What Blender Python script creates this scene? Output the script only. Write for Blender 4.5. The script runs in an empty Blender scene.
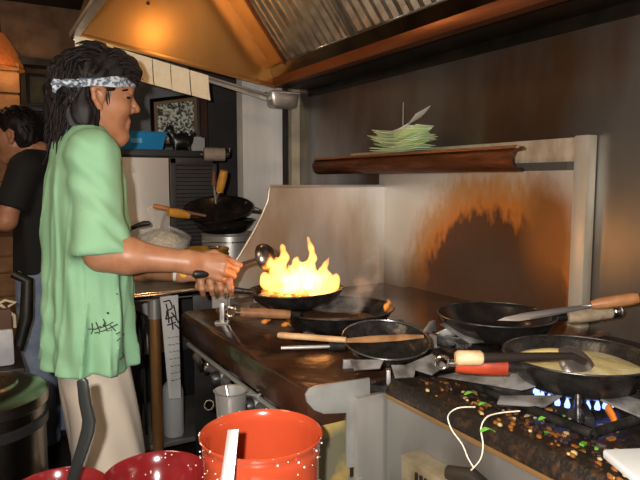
import bpy, bmesh, math, random
import numpy as np
from mathutils import Vector, Matrix
random.seed(7); RNG = np.random.default_rng(7)
S = bpy.context.scene; COL = S.collection
PI = math.pi; sin, cos = math.sin, math.cos

# ------------------------------------------------------------------ camera frame
FPX = 600.0; TH = math.radians(29.85); PT = math.atan(59/600.0); CH = 1.25
FW = Vector((sin(TH)*cos(PT), cos(TH)*cos(PT), -sin(PT)))
RT = Vector((cos(TH), -sin(TH), 0)); UPV = RT.cross(FW)
CAM = Vector((0, 0, CH))
def ray(px, py): return FW + RT*((px-320)/FPX) + UPV*((240-py)/FPX)
def P(px, py, D): return CAM + ray(px, py)*D          # a world point at depth D
def PX(px, py, X): d = ray(px, py); return CAM + d*(X/d.x)
def PY(px, py, Y): d = ray(px, py); return CAM + d*(Y/d.y)
def PZ(px, py, Z): d = ray(px, py); return CAM + d*((Z-CH)/d.z)
V = Vector

# ------------------------------------------------------------------ materials
MATS = {}
def mat(name, col, rough=.5, metal=0., col2=None, scale=18., thr=(.4, .65), stretch=(1, 1, 1), bump=0., bscale=60.,
        rvar=0., coat=0., trans=0., emit=None, estr=0., alpha=1., detail=5., ior=1.45, sss=0.):
    if name in MATS: return MATS[name]
    m = bpy.data.materials.new(name); m.use_nodes = True
    nt = m.node_tree; N = nt.nodes; L = nt.links
    b = N['Principled BSDF']
    c4 = lambda c: (c[0], c[1], c[2], 1)
    b.inputs['Base Color'].default_value = c4(col); b.inputs['Roughness'].default_value = rough
    b.inputs['Metallic'].default_value = metal; b.inputs['IOR'].default_value = ior
    b.inputs['Coat Weight'].default_value = coat; b.inputs['Coat Roughness'].default_value = .12
    b.inputs['Transmission Weight'].default_value = trans; b.inputs['Alpha'].default_value = alpha
    if sss: b.inputs['Subsurface Weight'].default_value = sss; b.inputs['Subsurface Radius'].default_value = (.012, .005, .003)
    if emit: b.inputs['Emission Color'].default_value = c4(emit); b.inputs['Emission Strength'].default_value = estr
    if col2 or bump or rvar:
        tc = N.new('ShaderNodeTexCoord'); mp = N.new('ShaderNodeMapping'); mp.inputs['Scale'].default_value = stretch
        L.new(tc.outputs['Object'], mp.inputs['Vector'])
        nz = N.new('ShaderNodeTexNoise'); nz.inputs['Scale'].default_value = scale; nz.inputs['Detail'].default_value = detail
        L.new(mp.outputs[0], nz.inputs['Vector'])
        if col2:
            r = N.new('ShaderNodeValToRGB'); r.color_ramp.elements[0].position = thr[0]; r.color_ramp.elements[1].position = thr[1]
            r.color_ramp.elements[0].color = c4(col); r.color_ramp.elements[1].color = c4(col2)
            L.new(nz.outputs['Fac'], r.inputs[0]); L.new(r.outputs[0], b.inputs['Base Color'])
        if rvar:
            mr = N.new('ShaderNodeMapRange'); mr.inputs[3].default_value = max(.03, rough-rvar); mr.inputs[4].default_value = min(1, rough+rvar)
            L.new(nz.outputs['Fac'], mr.inputs[0]); L.new(mr.outputs[0], b.inputs['Roughness'])
        if bump:
            n2 = N.new('ShaderNodeTexNoise'); n2.inputs['Scale'].default_value = bscale; n2.inputs['Detail'].default_value = 4
            L.new(mp.outputs[0], n2.inputs['Vector'])
            bp = N.new('ShaderNodeBump'); bp.inputs['Strength'].default_value = bump; bp.inputs['Distance'].default_value = .01
            L.new(n2.outputs['Fac'], bp.inputs['Height']); L.new(bp.outputs[0], b.inputs['Normal'])
    MATS[name] = m
    return m
def nodes_of(m): return m.node_tree.nodes, m.node_tree.links, m.node_tree.nodes['Principled BSDF']

STEEL = mat('brushed_steel', (.55, .53, .50), .34, .7, (.36, .34, .31), 9, (.3, .75), (1, 1, .15), rvar=.08)
STEELD = mat('dull_steel', (.28, .27, .255), .4, .7, (.17, .16, .145), 7, (.3, .75), (1, 1, .2), rvar=.08)
CHROME = mat('polished_steel', (.7, .7, .7), .14, 1)
GREYMETAL = mat('grey_cast_metal', (.36, .34, .33), .38, .55, (.10, .09, .08), 25)
IRON = mat('blackened_iron', (.016, .015, .014), .27, .55, (.05, .043, .038), 40, (.35, .75), rvar=.08, bump=.10, bscale=90)
IRONW = mat('seasoned_wok', (.018, .016, .015), .22, .65, (.06, .048, .04), 22, (.35, .75), rvar=.08)
BLACK = mat('black_grime', (.008, .007, .006), .5, 0, (.02, .014, .009), 15)
BLACKP = mat('black_plastic', (.014, .014, .015), .38)
GREASE = mat('greasy_brown_deck', (.030, .013, .008), .2, .35, (.075, .028, .014), 10, (.35, .7), rvar=.08, bump=.15, bscale=45, coat=.3)
CRUST = mat('burnt_crust', (.010, .007, .005), .42, 0, (.05, .022, .009), 70, (.5, .75), bump=.25, bscale=150)
WOOD = mat('worn_wood', (.36, .19, .085), .5, 0, (.22, .10, .04), 30, (.35, .65), (1, 1, 1))
WOODL = mat('pale_wood', (.52, .33, .17), .5, 0, (.36, .2, .09), 30)
WOODD = mat('dark_wood', (.16, .065, .025), .5, 0, (.08, .03, .012), 30)
WOODG = mat('grey_wood', (.34, .26, .17), .6, 0, (.2, .14, .085), 45)
WOODY = mat('yellow_wood', (.6, .3, .05), .4, 0, (.45, .2, .03), 20)
REDH = mat('red_handle_paint', (.42, .05, .018), .35, 0, (.25, .03, .012), 30)
SKIN = mat('skin', (.43, .20, .105), .42, 0, (.37, .155, .08), 30, sss=.08)
HAIRM = mat('black_hair', (.008, .006, .006), .5, 0, (.015, .010, .010), 60); HAIRM.node_tree.nodes['Principled BSDF'].inputs['Specular IOR Level'].default_value = .25
REDE = mat('red_enamel', (.40, .052, .018), .16, 0, (.36, .045, .015), 8, coat=.5)
DREDE = mat('dark_red_enamel', (.20, .012, .014), .14, 0, (.15, .009, .011), 8, coat=.6)
WHITE = mat('white_paint', (.62, .60, .56), .5)
WHITEP = mat('white_plastic', (.55, .55, .54), .35)

# ------------------------------------------------------------------ mesh builder
def frame(d):
    d = V(d).normalized(); a = V((0, 0, 1)) if abs(d.z) < .9 else V((1, 0, 0))
    u = d.cross(a).normalized(); return u, d.cross(u).normalized()
class MB:
    def __init__(s): s.v = []; s.f = []; s.m = []
    def add(s, vs, fs, mi=0):
        o = len(s.v); s.v += [V(x) for x in vs]; s.f += [tuple(o+i for i in f) for f in fs]; s.m += [mi]*len(fs); return s
    def box(s, lo, hi, mi=0):
        a, b = lo, hi
        vs = [(x, y, z) for z in (a[2], b[2]) for y in (a[1], b[1]) for x in (a[0], b[0])]
        return s.add(vs, [(0, 2, 3, 1), (4, 5, 7, 6), (0, 1, 5, 4), (2, 6, 7, 3), (0, 4, 6, 2), (1, 3, 7, 5)], mi)
    def obox(s, c, ax, ay, az, mi=0):           # oriented box: centre + half-axis vectors
        c, ax, ay, az = V(c), V(ax), V(ay), V(az)
        vs = [c + ax*i + ay*j + az*k for k in (-1, 1) for j in (-1, 1) for i in (-1, 1)]
        return s.add(vs, [(0, 2, 3, 1), (4, 5, 7, 6), (0, 1, 5, 4), (2, 6, 7, 3), (0, 4, 6, 2), (1, 3, 7, 5)], mi)
    def tube(s, pts, r, n=12, cap=True, mi=0, flat=1., up=None):
        pts = [V(p) for p in pts]; k = len(pts)
        rs = r if isinstance(r, (list, tuple)) else [r]*k
        rings = []; u = None
        for i in range(k):
            d = (pts[min(i+1, k-1)] - pts[max(i-1, 0)]).normalized()
            if u is None:
                u = (V(up) - d*V(up).dot(d)).normalized() if up else frame(d)[0]
            else: u = (u - d*u.dot(d)).normalized()
            w = d.cross(u)
            rings.append([pts[i] + (u*cos(2*PI*j/n)*flat + w*sin(2*PI*j/n))*rs[i] for j in range(n)])
        vs = [q for g in rings for q in g]; fs = []
        for i in range(k-1):
            for j in range(n):
                a, b = i*n+j, i*n+(j+1) % n; fs.append((a, b, b+n, a+n))
        if cap: fs.append(tuple(range(n))[::-1]); fs.append(tuple((k-1)*n+j for j in range(n)))
        return s.add(vs, fs, mi)
    def lathe(s, prof, c=(0, 0, 0), axis=(0, 0, 1), n=40, mi=0, closed=False, sx=1.):
        c = V(c); ax = V(axis).normalized(); u, w = frame(ax)
        vs = []; fs = []; k = len(prof)
        for (r, z) in prof:
            for j in range(n):
                t = 2*PI*j/n; vs.append(c + ax*z + (u*cos(t)*sx + w*sin(t))*max(r, 1e-5))
        for i in range(k if closed else k-1):
            for j in range(n):
                i2 = (i+1) % k
                fs.append((i*n+j, i*n+(j+1) % n, i2*n+(j+1) % n, i2*n+j))
        return s.add(vs, fs, mi)
    def prism(s, poly, ext, mi=0):
        poly = [V(p) for p in poly]; e = V(ext); n = len(poly)
        vs = poly + [p+e for p in poly]
        fs = [tuple(range(n))[::-1], tuple(range(n, 2*n))] + [(i, (i+1) % n, n+(i+1) % n, n+i) for i in range(n)]
        return s.add(vs, fs, mi)
    def loft(s, rings, mi=0, cap=True, closed=True):
        n = len(rings[0]); vs = [p for r in rings for p in r]; fs = []
        for i in range(len(rings)-1):
            for j in range(n if closed else n-1): fs.append((i*n+j, i*n+(j+1) % n, (i+1)*n+(j+1) % n, (i+1)*n+j))
        if cap: fs.append(tuple(range(n))[::-1]); fs.append(tuple((len(rings)-1)*n+j for j in range(n)))
        return s.add(vs, fs, mi)
    def ball(s, c, r, n=16, mi=0):
        r = r if isinstance(r, (tuple, list)) else (r, r, r); h = n//2; c = V(c); vs = []; fs = []
        for i in range(h+1):
            a = PI*i/h
            for j in range(n):
                t = 2*PI*j/n; vs.append(c + V((r[0]*sin(a)*cos(t), r[1]*sin(a)*sin(t), r[2]*cos(a))))
        for i in range(h):
            for j in range(n): fs.append((i*n+j, (i+1)*n+j, (i+1)*n+(j+1) % n, i*n+(j+1) % n))
        return s.add(vs, fs, mi)
    def torus(s, c, R, r, axis, n=28, k=10, mi=0):
        return s.lathe([(R + r*cos(2*PI*i/k), r*sin(2*PI*i/k)) for i in range(k)], c, axis, n, mi, True)
    def build(s, name, mats, parent=None, bevel=0., smooth=40, seg=2, clean=True):
        org = parent_loc(parent) if parent else V((0, 0, 0))
        me = bpy.data.meshes.new(name)
        me.from_pydata([tuple(p-org) for p in s.v], [], s.f)
        mats = mats if isinstance(mats, (list, tuple)) else [mats]
        for m in mats: me.materials.append(m)
        if len(mats) > 1: me.polygons.foreach_set('material_index', s.m)
        bm = bmesh.new(); bm.from_mesh(me)
        if clean: bmesh.ops.remove_doubles(bm, verts=bm.verts, dist=1e-5)
        if bevel:
            es = [e for e in bm.edges if len(e.link_faces) == 2 and e.calc_face_angle() > .6]
            bmesh.ops.bevel(bm, geom=es, offset=bevel, segments=seg, profile=.6, affect='EDGES', clamp_overlap=True)
        bmesh.ops.recalc_face_normals(bm, faces=bm.faces)
        bm.to_mesh(me); bm.free()
        me.polygons.foreach_set('use_smooth', [True]*len(me.polygons))
        me.set_sharp_from_angle(angle=math.radians(smooth))
        o = bpy.data.objects.new(name, me); COL.objects.link(o)
        if parent: o.parent = parent
        return o
def parent_loc(o):
    l = V(o.location)
    while o.parent: o = o.parent; l = l + V(o.location)
    return l
def tag(o, label=None, cat=None, group=None, kind=None):
    if label: o['label'] = label
    if cat: o['category'] = cat
    if group: o['group'] = group
    if kind: o['kind'] = kind
    return o
def thing(name, label, cat, loc, group=None):
    o = bpy.data.objects.new(name, None); COL.objects.link(o); o.location = loc; o.empty_display_size = .05
    return tag(o, label, cat, group)
def recentre(o, loc):                                   # put a one-mesh thing's origin at its base
    loc = V(loc); o.data.transform(Matrix.Translation(-loc)); o.location = loc; return o
def single(mb, name, mats, label, cat, loc, group=None, kind=None, **k):
    o = mb.build(name, mats, None, **k); recentre(o, loc); return tag(o, label, cat, group, kind)
def struct(mb, name, mats, parent=None, **k):
    o = mb.build(name, mats, parent, **k)
    if not parent: o['kind'] = 'structure'
    return o
def copy_tree(o, parent=None):
    c = o.copy(); COL.objects.link(c)
    if parent: c.parent = parent
    for ch in [x for x in COL.objects if x.parent == o]: copy_tree(ch, c)
    return c

# ------------------------------------------------------------------ implicit surfaces (bodies, cloth, hair, flames)
def smin(a, b, k):
    h = np.clip(.5 + .5*(b-a)/k, 0, 1); return b*(1-h) + a*h - k*h*(1-h)
def cap(p, a, b, ra, rb):
    a = np.array(a, float); b = np.array(b, float); ba = b-a; pa = p-a
    t = np.clip(pa@ba/max(ba@ba, 1e-12), 0, 1)
    return np.linalg.norm(pa - t[:, None]*ba, axis=1) - (ra + (rb-ra)*t)
def ell(p, c, r, R=None):
    q = p - np.array(c, float)
    if R is not None: q = q@R
    r = np.array(r, float); k0 = np.linalg.norm(q/r, axis=1); k1 = np.linalg.norm(q/(r*r), axis=1)
    return k0*(k0-1)/np.maximum(k1, 1e-9)
def union(p, prims, k):
    d = None
    for q in prims:
        e = cap(p, *q[1:]) if q[0] == 'c' else ell(p, *q[1:])
        d = e if d is None else smin(d, e, k)
    return d
def surfnet(f, lo, hi, h):
    lo = np.array(lo, float); hi = np.array(hi, float)
    n = np.ceil((hi-lo)/h).astype(int)+1
    ax = [lo[i]+h*np.arange(n[i]) for i in range(3)]
    G = np.stack(np.meshgrid(*ax, indexing='ij'), -1).reshape(-1, 3)
    val = np.concatenate([f(G[i:i+400000]) for i in range(0, len(G), 400000)]).reshape(n)
    sg = val < 0
    c = np.zeros(tuple(n-1), int)
    offs = [(i, j, k) for i in (0, 1) for j in (0, 1) for k in (0, 1)]
    sl = lambda o: tuple(slice(o[d], n[d]-1+o[d]) for d in range(3))
    for o in offs: c += sg[sl(o)]
    act = (c > 0) & (c < 8); idx = -np.ones(act.shape, int); idx[act] = np.arange(act.sum())
    cells = np.argwhere(act); acc = np.zeros((len(cells), 3)); cnt = np.zeros(len(cells))
    for o in offs:
        for d in range(3):
            if o[d]: continue
            o2 = list(o); o2[d] = 1
            a = val[tuple((cells+np.array(o)).T)]; b = val[tuple((cells+np.array(o2)).T)]
            m = (a < 0) != (b < 0); t = np.zeros(len(a)); t[m] = a[m]/(a[m]-b[m])
            q = np.tile(np.array(o, float), (len(cells), 1)); q[:, d] += t
            acc[m] += q[m]; cnt[m] += 1
    verts = lo + h*(cells + acc/cnt[:, None]); faces = []
    for d in range(3):
        e, g = (d+1) % 3, (d+2) % 3
        s0 = [slice(None)]*3; s1 = [slice(None)]*3; s0[d] = slice(0, n[d]-1); s1[d] = slice(1, n[d])
        A = sg[tuple(s0)]; B = sg[tuple(s1)]
        loc = np.argwhere(A != B)
        loc = loc[(loc[:, e] > 0) & (loc[:, e] < n[e]-1) & (loc[:, g] > 0) & (loc[:, g] < n[g]-1)]
        if not len(loc): continue
        fl = A[tuple(loc.T)]
        q = []
        for (i, j) in ((0, 0), (-1, 0), (-1, -1), (0, -1)):
            l = loc.copy(); l[:, e] += i; l[:, g] += j; q.append(idx[tuple(l.T)])
        q = np.stack(q, 1); q[~fl] = q[~fl][:, ::-1]; faces.append(q)
    return verts, np.concatenate(faces)
def implicit(mb, f, lo, hi, h, mi=0):
    v, q = surfnet(f, lo, hi, h); return mb.add([V(x) for x in v], [tuple(int(i) for i in r) for r in q], mi)
def bounds(prims, pad):
    pts = []
    for q in prims:
        if q[0] == 'c':
            for a, r in ((q[1], q[3]), (q[2], q[4])): pts += [np.array(a)-r, np.array(a)+r]
        else: r = max(q[2]); pts += [np.array(q[1])-r, np.array(q[1])+r]
    pts = np.array(pts); return pts.min(0)-pad, pts.max(0)+pad

XW = 1.38      # the stainless wall
# ================================================================== SETTING
FLOORM = mat('dark_tile_floor', (.035, .022, .016), .35, 0, (.02, .014, .011), 4, rvar=.1)
CEILM = mat('black_ceiling', (.006, .005, .004), .8)
STONE = mat('rough_stone_wall', (.27, .15, .075), .85, 0, (.17, .085, .042), 6, (.35, .65), bump=.6, bscale=14)
PLASTER = mat('brown_plaster', (.20, .12, .075), .8, 0, (.12, .07, .042), 9, bump=.2, bscale=30)
GREYW = mat('grey_wall_paint', (.20, .205, .22), .7, 0, (.16, .165, .18), 6)
DGREY = mat('dark_grey_panel', (.055, .05, .048), .5, .2, (.035, .03, .028), 5)
WALLM = mat('wall_steel', (.21, .205, .195), .38, .85, (.14, .085, .05), 2.2, (.42, .62), (1, 1.4, .5), rvar=.07)
# greasier towards the top where the hood smokes: a dirt band in the metal
N, L, b = nodes_of(WALLM)
struct(MB().box((-3, -2.2, -.05), (1.6, 6, 0)), 'floor', FLOORM)
struct(MB().box((-3, -2.2, 2.62), (1.6, 6, 2.7)), 'ceiling', CEILM)
struct(MB().box((XW, -2.2, 0), (XW+.1, 2.65, 2.62)), 'wall_right', WALLM)
PALE = mat('pale_kitchen_wall', (.50, .42, .32), .6)
struct(MB().box((-3.1, -2.2, 0), (-3, 6, 2.62)), 'wall_left', PALE)
struct(MB().box((-3, -2.3, 0), (1.6, -2.2, 2.62)), 'wall_front', PALE)
struct(MB().box((.66, 3.42, 0), (1.6, 3.5, 2.62)), 'wall_middle', GREYW)
struct(MB().box((-3, 4.95, 0), (.9, 5.05, 2.42)), 'wall_back', STONE)
# plaster bulkhead above the stone and the dark soffit over it
struct(MB().box((-3, 4.6, 2.07), (.9, 4.94, 2.44)), 'trim_1', PLASTER)
struct(MB().box((-3, 4.55, 2.03), (.9, 4.6, 2.075)), 'trim_2', BLACK)
struct(MB().box((-3, 4.3, 2.44), (.9, 4.95, 2.62)), 'trim_3', CEILM)
# steel return wall past the end of the cook line, with its cream corner strip
RETM = mat('bright_return_steel', (.90, .89, .87), .3, .1, (.48, .46, .44), 6, (.3, .75), (1, 1, .12))
m = MB().box((1.095, 2.63, 0), (1.30, 2.70, 2.5)); struct(m, 'wall_end', RETM)
struct(MB().box((1.30, 2.635, 0), (1.335, 2.70, 2.5)), 'trim_4', BLACK)
struct(MB().box((1.335, 2.60, 0), (1.379, 2.66, 2.5)), 'trim_5', mat('cream_strip', (.62, .54, .40), .45, .3, (.45, .38, .27), 12))
# dark door leaf and brown jamb in the recess
struct(MB().box((1.165, 3.30, 0), (1.38, 3.40, 2.3)), 'door_1', DGREY)
struct(MB().box((1.085, 3.30, 1.05), (1.160, 3.40, 2.3)), 'trim_6', mat('brown_jamb', (.085, .035, .018), .5, 0, (.055, .022, .012), 10))
# stone pillar on the far left
m = MB()
random.seed(3)
z = 0
while z < 2.02:
    h = random.uniform(.10, .17); h = min(h, 2.03-z)
    w = random.uniform(-.012, .012)
    m.box((-.6, 4.50+w, z+.004), (.298+random.uniform(-.02, .012), 4.94, z+h-.004)); z += h
m.box((-.6, 4.53, 0), (.285, 4.94, 2.03))
PILM = mat('pillar_stone', (.40, .21, .10), .85, 0, (.24, .12, .055), 9, (.35, .65), bump=.5, bscale=22)
o = single(m, 'stone_pillar', PILM, 'pillar of rough orange-brown stone blocks at the far left, under the lantern', 'pillar', (-.15, 4.7, 0), kind='structure', bevel=.012)
o['kind'] = 'structure'
# small framed notice on the back wall beside pillar + dark cabinet
t = thing('framed_notice', 'small olive framed notice on the far wall beside the stone pillar', 'notice', PY(38, 100, 4.94))
a, c = PY(29, 76, 4.93), PY(49, 104, 4.93)
MB().box((a.x, 4.925, c.z), (c.x, 4.948, a.z)).build('notice_sheet', mat('olive_sheet', (.16, .12, .05), .6, 0, (.09, .07, .03), 12), t)
f = MB(); q = .02
for lo, hi in (((a.x-q, 0, a.z), (c.x+q, 0, a.z+q)), ((a.x-q, 0, c.z-q), (c.x+q, 0, c.z)), ((a.x-q, 0, c.z), (a.x, 0, a.z)), ((c.x, 0, c.z), (c.x+q, 0, a.z))):
    f.box((lo[0], 4.91, lo[2]), (hi[0], 4.949, hi[2]))
f.build('frame', BLACK, t, bevel=.003)
a, c = PY(12, 105, 4.0), PY(70, 105, 4.0)
m = MB().box((a.x+.02, 4.0, 0), (c.x+.1, 4.42, a.z-.03)); t = thing('dark_cabinet', 'tall black cabinet behind the cook in the black shirt', 'cabinet', (.5, 4.2, 0))
m.build('body', BLACK, t, bevel=.006)
MB().box((a.x, 3.98, a.z-.03), (c.x+.12, 4.44, a.z)).build('top', BLACK, t, bevel=.004)
# lantern
lc = P(2, 70, 4.0); t = thing('hanging_lantern', 'glowing amber lantern hanging in the top left corner', 'lantern', lc)
AMB = mat('amber_shade', (.34, .09, .02), .5, 0, (.2, .05, .012), 40, emit=(1, .28, .05), estr=.12)
n = 26; m = MB()
m.lathe([(.02, .24), (.05, .20), (.09, .13), (.125, .05), (.14, 0), (.135, 0), (.12, .05), (.085, .13), (.045, .19), (.016, .23)], lc, n=28, closed=True).build('shade', AMB, t)
m = MB()
for k in range(7): m.torus(lc+V((0, 0, .01+.028*k)), .139-.0135*k, .003, (0, 0, 1), 28, 6)
m.build('shade_rib', WOODD, t)
MB().ball(lc+V((-.01, -.02, .07)), (.028, .028, .04)).build('bulb', mat('lantern_bulb', (1, .8, .5), .3, emit=(1, .62, .25), estr=14), t)
MB().tube([lc+V((0, 0, .23)), V((lc.x, lc.y, 2.618))], .006, 8).build('chain', BLACK, t)
MB().tube([lc+V((0, 0, .06)), lc+V((0, 0, .235))], .012, 8).build('socket', BLACK, t)

# ================================================================== HOOD
BRASSY = mat('grease_gilded_steel', (.46, .24, .075), .30, .8, (.36, .18, .055), 5, (.3, .75), (1, 1, .35), rvar=.07)
GUT = mat('rusty_gutter', (.24, .085, .035), .38, .7, (.13, .042, .018), 12, (.3, .7), (3, .3, 3))
FILT = mat('filter_steel', (.42, .36, .28), .35, .85, (.26, .21, .15), 20)
hood = thing('range_hood', 'large grease-gilded steel extractor hood above the range', 'extractor hood', (.85, 1.2, 2.6))
HY0, HY1 = -.6, 2.5; HX0 = .353; HXG = 1.2
m = MB().prism([(HX0, HY1, 1.802), (HXG, HY1, 1.672), (XW, HY1, 1.672), (XW, HY1, 2.6), (.62, HY1, 2.6)], (0, .012, 0))
m.build('end_panel', BRASSY, hood)
ep = MB().prism([(HX0, HY1-.012, 1.815), (HX0, HY1-.012, 1.795), (HXG, HY1-.012, 1.665), (HXG, HY1-.012, 1.685)], (0, .012, 0)); ep.build('end_lip', BRASSY, hood, bevel=.002)
# sloping front canopy
m = MB().prism([(HX0, HY0, 1.802), (HX0+.012, HY0, 1.802), (.63, HY0, 2.6), (.618, HY0, 2.6)], (0, HY1-HY0, 0))
m.build('front_canopy', BRASSY, hood)
MB().box((HX0-.012, HY0, 1.790), (HX0+.02, HY1+.012, 1.812)).build('front_lip', STEEL, hood, bevel=.003)
# gutter
gp = [(HXG-.012, 1.672), (HXG+.04, 1.672), (HXG+.04, 1.684), (HXG, 1.684), (HXG, 1.712), (HXG-.012, 1.712)]
MB().prism([(x, HY0, z) for x, z in gp], (0, HY1-HY0, 0)).build('grease_gutter', GUT, hood, bevel=.002)
# dark back ledge between gutter and wall, stepping down on the wall
GREASEB = mat('black_grease_steel', (.012, .010, .007), .4, .6, (.028, .021, .012), 9)
m = MB().box((HXG+.03, HY0, 1.672), (XW-.001, HY1, 1.69)); m.build('back_ledge', GREASEB, hood)
m = MB().box((XW-.012, HY0, 1.64), (XW-.001, HY1, 1.675)); m.build('wall_flashing', GREASEB, hood, bevel=.002)
# filters: three baffle frames leaning up from gutter to canopy
fx0, fz0, fx1, fz1 = 1.19, 1.752, .80, 2.26
dv = V((fx1-fx0, 0, fz1-fz0)); ln = dv.length; du = dv/ln; nv = V((-du.z, 0, du.x)).normalized()
if nv.z > 0: nv = -nv
y0 = 2.33; W = .5
for k in range(6):
    ya, yb = y0-W*(k+1)+.004, y0-W*k-.004
    fr = MB(); bz = .018
    A = V((fx0, 0, fz0))
    def slab(u0, u1, v0, v1, t0, t1, mb):
        c = A + du*((u0+u1)/2) + nv*((t0+t1)/2) + V((0, (v0+v1)/2, 0))
        mb.obox(c, du*((u1-u0)/2), V((0, (v1-v0)/2, 0)), nv*((t1-t0)/2))
    slab(0, bz, ya, yb, -.015, .012, fr); slab(ln-bz, ln, ya, yb, -.015, .012, fr)
    slab(bz, ln-bz, ya, ya+bz, -.015, .012, fr); slab(bz, ln-bz, yb-bz, yb, -.015, .012, fr)
    fo = fr.build('filter', FILT, hood, bevel=.002)
    ba = MB(); nb = 9; w = (W-.008-2*bz)/nb
    for i in range(nb):
        yy = ya+bz+w*i
        pr = [(0, 0), (.30, .012), (.62, .012), (.9, 0), (.9, -.003), (.62, .008), (.30, .008), (0, -.003)]
        c0 = A + du*bz
        ba.prism([c0 + V((0, yy+w*a_, 0)) + nv*b_ for a_, b_ in pr], du*(ln-2*bz))
    ba.build('baffle', FILT, fo, smooth=25)
    bk = MB(); slab(bz, ln-bz, ya+bz, yb-bz, -.016, -.010, bk); bk.build('backing', BLACK, fo)
# filter housing: sill under filters, end cheek, top deck
m = MB().prism([(HXG-.012, HY0, 1.712), (HXG-.03, HY0, 1.752), (HXG+.02, HY0, 1.752), (HXG+.04, HY0, 1.69)], (0, HY1-HY0, 0)); m.build('filter_sill', mat('dark_gilded_steel', (.10, .065, .03), .35, 1, (.055, .035, .018), 8), hood)
m = MB(); c0 = V((fx0, 2.335, fz0)); m.prism([c0+nv*.02, c0+du*ln+nv*.02, c0+du*ln-nv*.12, c0-nv*.12], (0, .012, 0)); m.build('filter_cheek', GUT, hood, bevel=.002)
m = MB(); m.prism([V((fx0, 2.345, fz0)), V((fx0, 2.345, fz0))+du*ln, V((fx0, 2.499, fz0))+du*ln, V((fx0, 2.499, fz0))], nv*-.01); m.build('filler_panel', BRASSY, hood)
m = MB().box((.62, HY0, 2.60), (XW-.001, HY1+.012, 2.615)); m.build('top_deck', BRASSY, hood)
MB().prism([(fx1, HY0, fz1), (fx1+.01, HY0, fz1), (fx1+.01, HY0, 2.6), (fx1, HY0, 2.6)], (0, HY1-HY0, 0)).build('baffle_wall', BRASSY, hood)
MB().tube([V((.905, HY1-.004, 1.75)), V((.905, HY1-.016, 1.75))], .008, 10)
for px, py in ((257, 80), (148, 3)):
    q = PY(px, py, HY1); MB().ball(q, (.008, .006, .008), 10).build('rivet', BLACK, hood)
# hood lamp: its mirror image is the bright spot on the end panel
hit = PY(150, 31, HY1); d = ray(150, 31); d = V((d.x, -d.y, d.z)).normalized()
lp = hit + d*.62
hl = thing('hood_lamp', 'warm bulb lamp under the hood canopy', 'lamp', (lp.x, lp.y, 2.6))
MB().ball(lp, .024, 18).build('bulb', mat('hood_bulb', (1, .9, .7), .3, emit=(1, .66, .3), estr=38), hl)
MB().lathe([(.02, .03), (.03, .06), (.03, .10), (.0, .10)], lp, n=20).build('socket', STEELD, hl)
MB().tube([lp+V((0, 0, .1)), V((lp.x, lp.y, 2.6))], .01, 10).build('stem', STEELD, hl)
# grease cup
t = thing('grease_cup', 'small square steel grease cup hung under the corner of the hood', 'grease cup', (1.22, 2.44, 1.57))
cl, cr = 1.150, 1.275
m = MB(); rings = []
for (z, s_) in ((1.575, .042), (1.585, .05), (1.64, .056), (1.64, .052), (1.588, .046)):
    rings.append([V((1.215+s_*1.2*x, 2.46+s_*.7*y, z)) for x, y in ((-1, -.8), (-.8, -1), (.8, -1), (1, -.8), (1, .8), (.8, 1), (-.8, 1), (-1, .8))])
m.loft(rings).build('cup', STEEL, t, bevel=.002)
MB().box((1.14, 2.42, 1.638), (1.292, 2.50, 1.644)).build('rim', CHROME, t, bevel=.002)
MB().tube([V((1.17, 2.46, 1.648)), V((1.262, 2.46, 1.648))], .006, 10).build('hook', STEEL, t)
MB().tube([V((1.17, 2.435, 1.575)), V((1.235, 2.435, 1.572)), V((1.25, 2.43, 1.578))], .004, 8).build('drip_edge', STEELD, t)
# ticket rail + order slips under the end panel
rl = thing('ticket_rail', 'long steel ticket rail along the bottom of the hood end', 'ticket rail', (.75, 2.48, 1.74))
A = PY(73, 36, 2.485); B = PY(266, 94, 2.485)
zz = lambda x: A.z + (B.z-A.z)*(x-A.x)/(B.x-A.x)
m = MB().prism([(A.x, 2.474, A.z-.004), (B.x, 2.474, B.z-.004), (B.x, 2.474, B.z-.030), (A.x, 2.474, A.z-.016)], (0, .011, 0)); m.build('rail', STEEL, rl, bevel=.002)
MB().tube([(A.x, 2.470, A.z-.006), (B.x, 2.470, B.z-.006)], .006, 10).build('rail_lip', STEEL, rl)
SLIP = mat('cream_paper', (.86, .80, .62), .7, 0, (.80, .73, .55), 30)
slip_where = ['order slip on the hood rail nearest the front edge, partly behind the hair', 'order slip on the hood rail just above the headband', 'order slip on the hood rail over the chef\'s forehead',
              'third order slip from the right on the hood rail', 'second order slip from the right on the hood rail', 'rightmost cream order slip hanging from the hood rail']
pxs = [(75, 96), (97, 116), (117, 151), (152, 169), (170, 188), (189, 207)]
for k, (a, c) in enumerate(pxs):
    xa, xb = PY(a, 60, 2.47).x, PY(c, 60, 2.47).x
    h = .105 if k else .06
    m = MB(); cur = []
    for j in range(6):
        u = j/5; cur.append((u, -.004 - .012*u*u*(1+.4*(k % 2))))
    for j in range(5):
        u0, y_0 = cur[j]; u1, y_1 = cur[j+1]
        za, zb = zz(xa)-.002, zz(xb)-.002
        yb = 2.462
        vs = [(xa, yb+y_0, za-h*u0), (xb, yb+y_0*1.3, zb-h*u0), (xb, yb+y_1*1.3, zb-h*u1), (xa, yb+y_1, za-h*u1)]
        vs += [(x, y+.0008, z) for x, y, z in vs]
        m.add(vs, [(0, 1, 2, 3), (7, 6, 5, 4), (0, 3, 7, 4), (1, 5, 6, 2)] + ([(0, 4, 5, 1)] if j == 0 else []) + ([(3, 2, 6, 7)] if j == 4 else []))
    single(m, 'order_slip', SLIP, 'cream paper ' + slip_where[k], 'order slip', ((xa+xb)/2, 2.462, zz((xa+xb)/2)-.002), 'order slips on the hood rail')
# ================================================================== WOK RANGE
WX0, WX1, WY0, WY1, ZD = .505, XW-.002, .925, 1.70, .87
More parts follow.
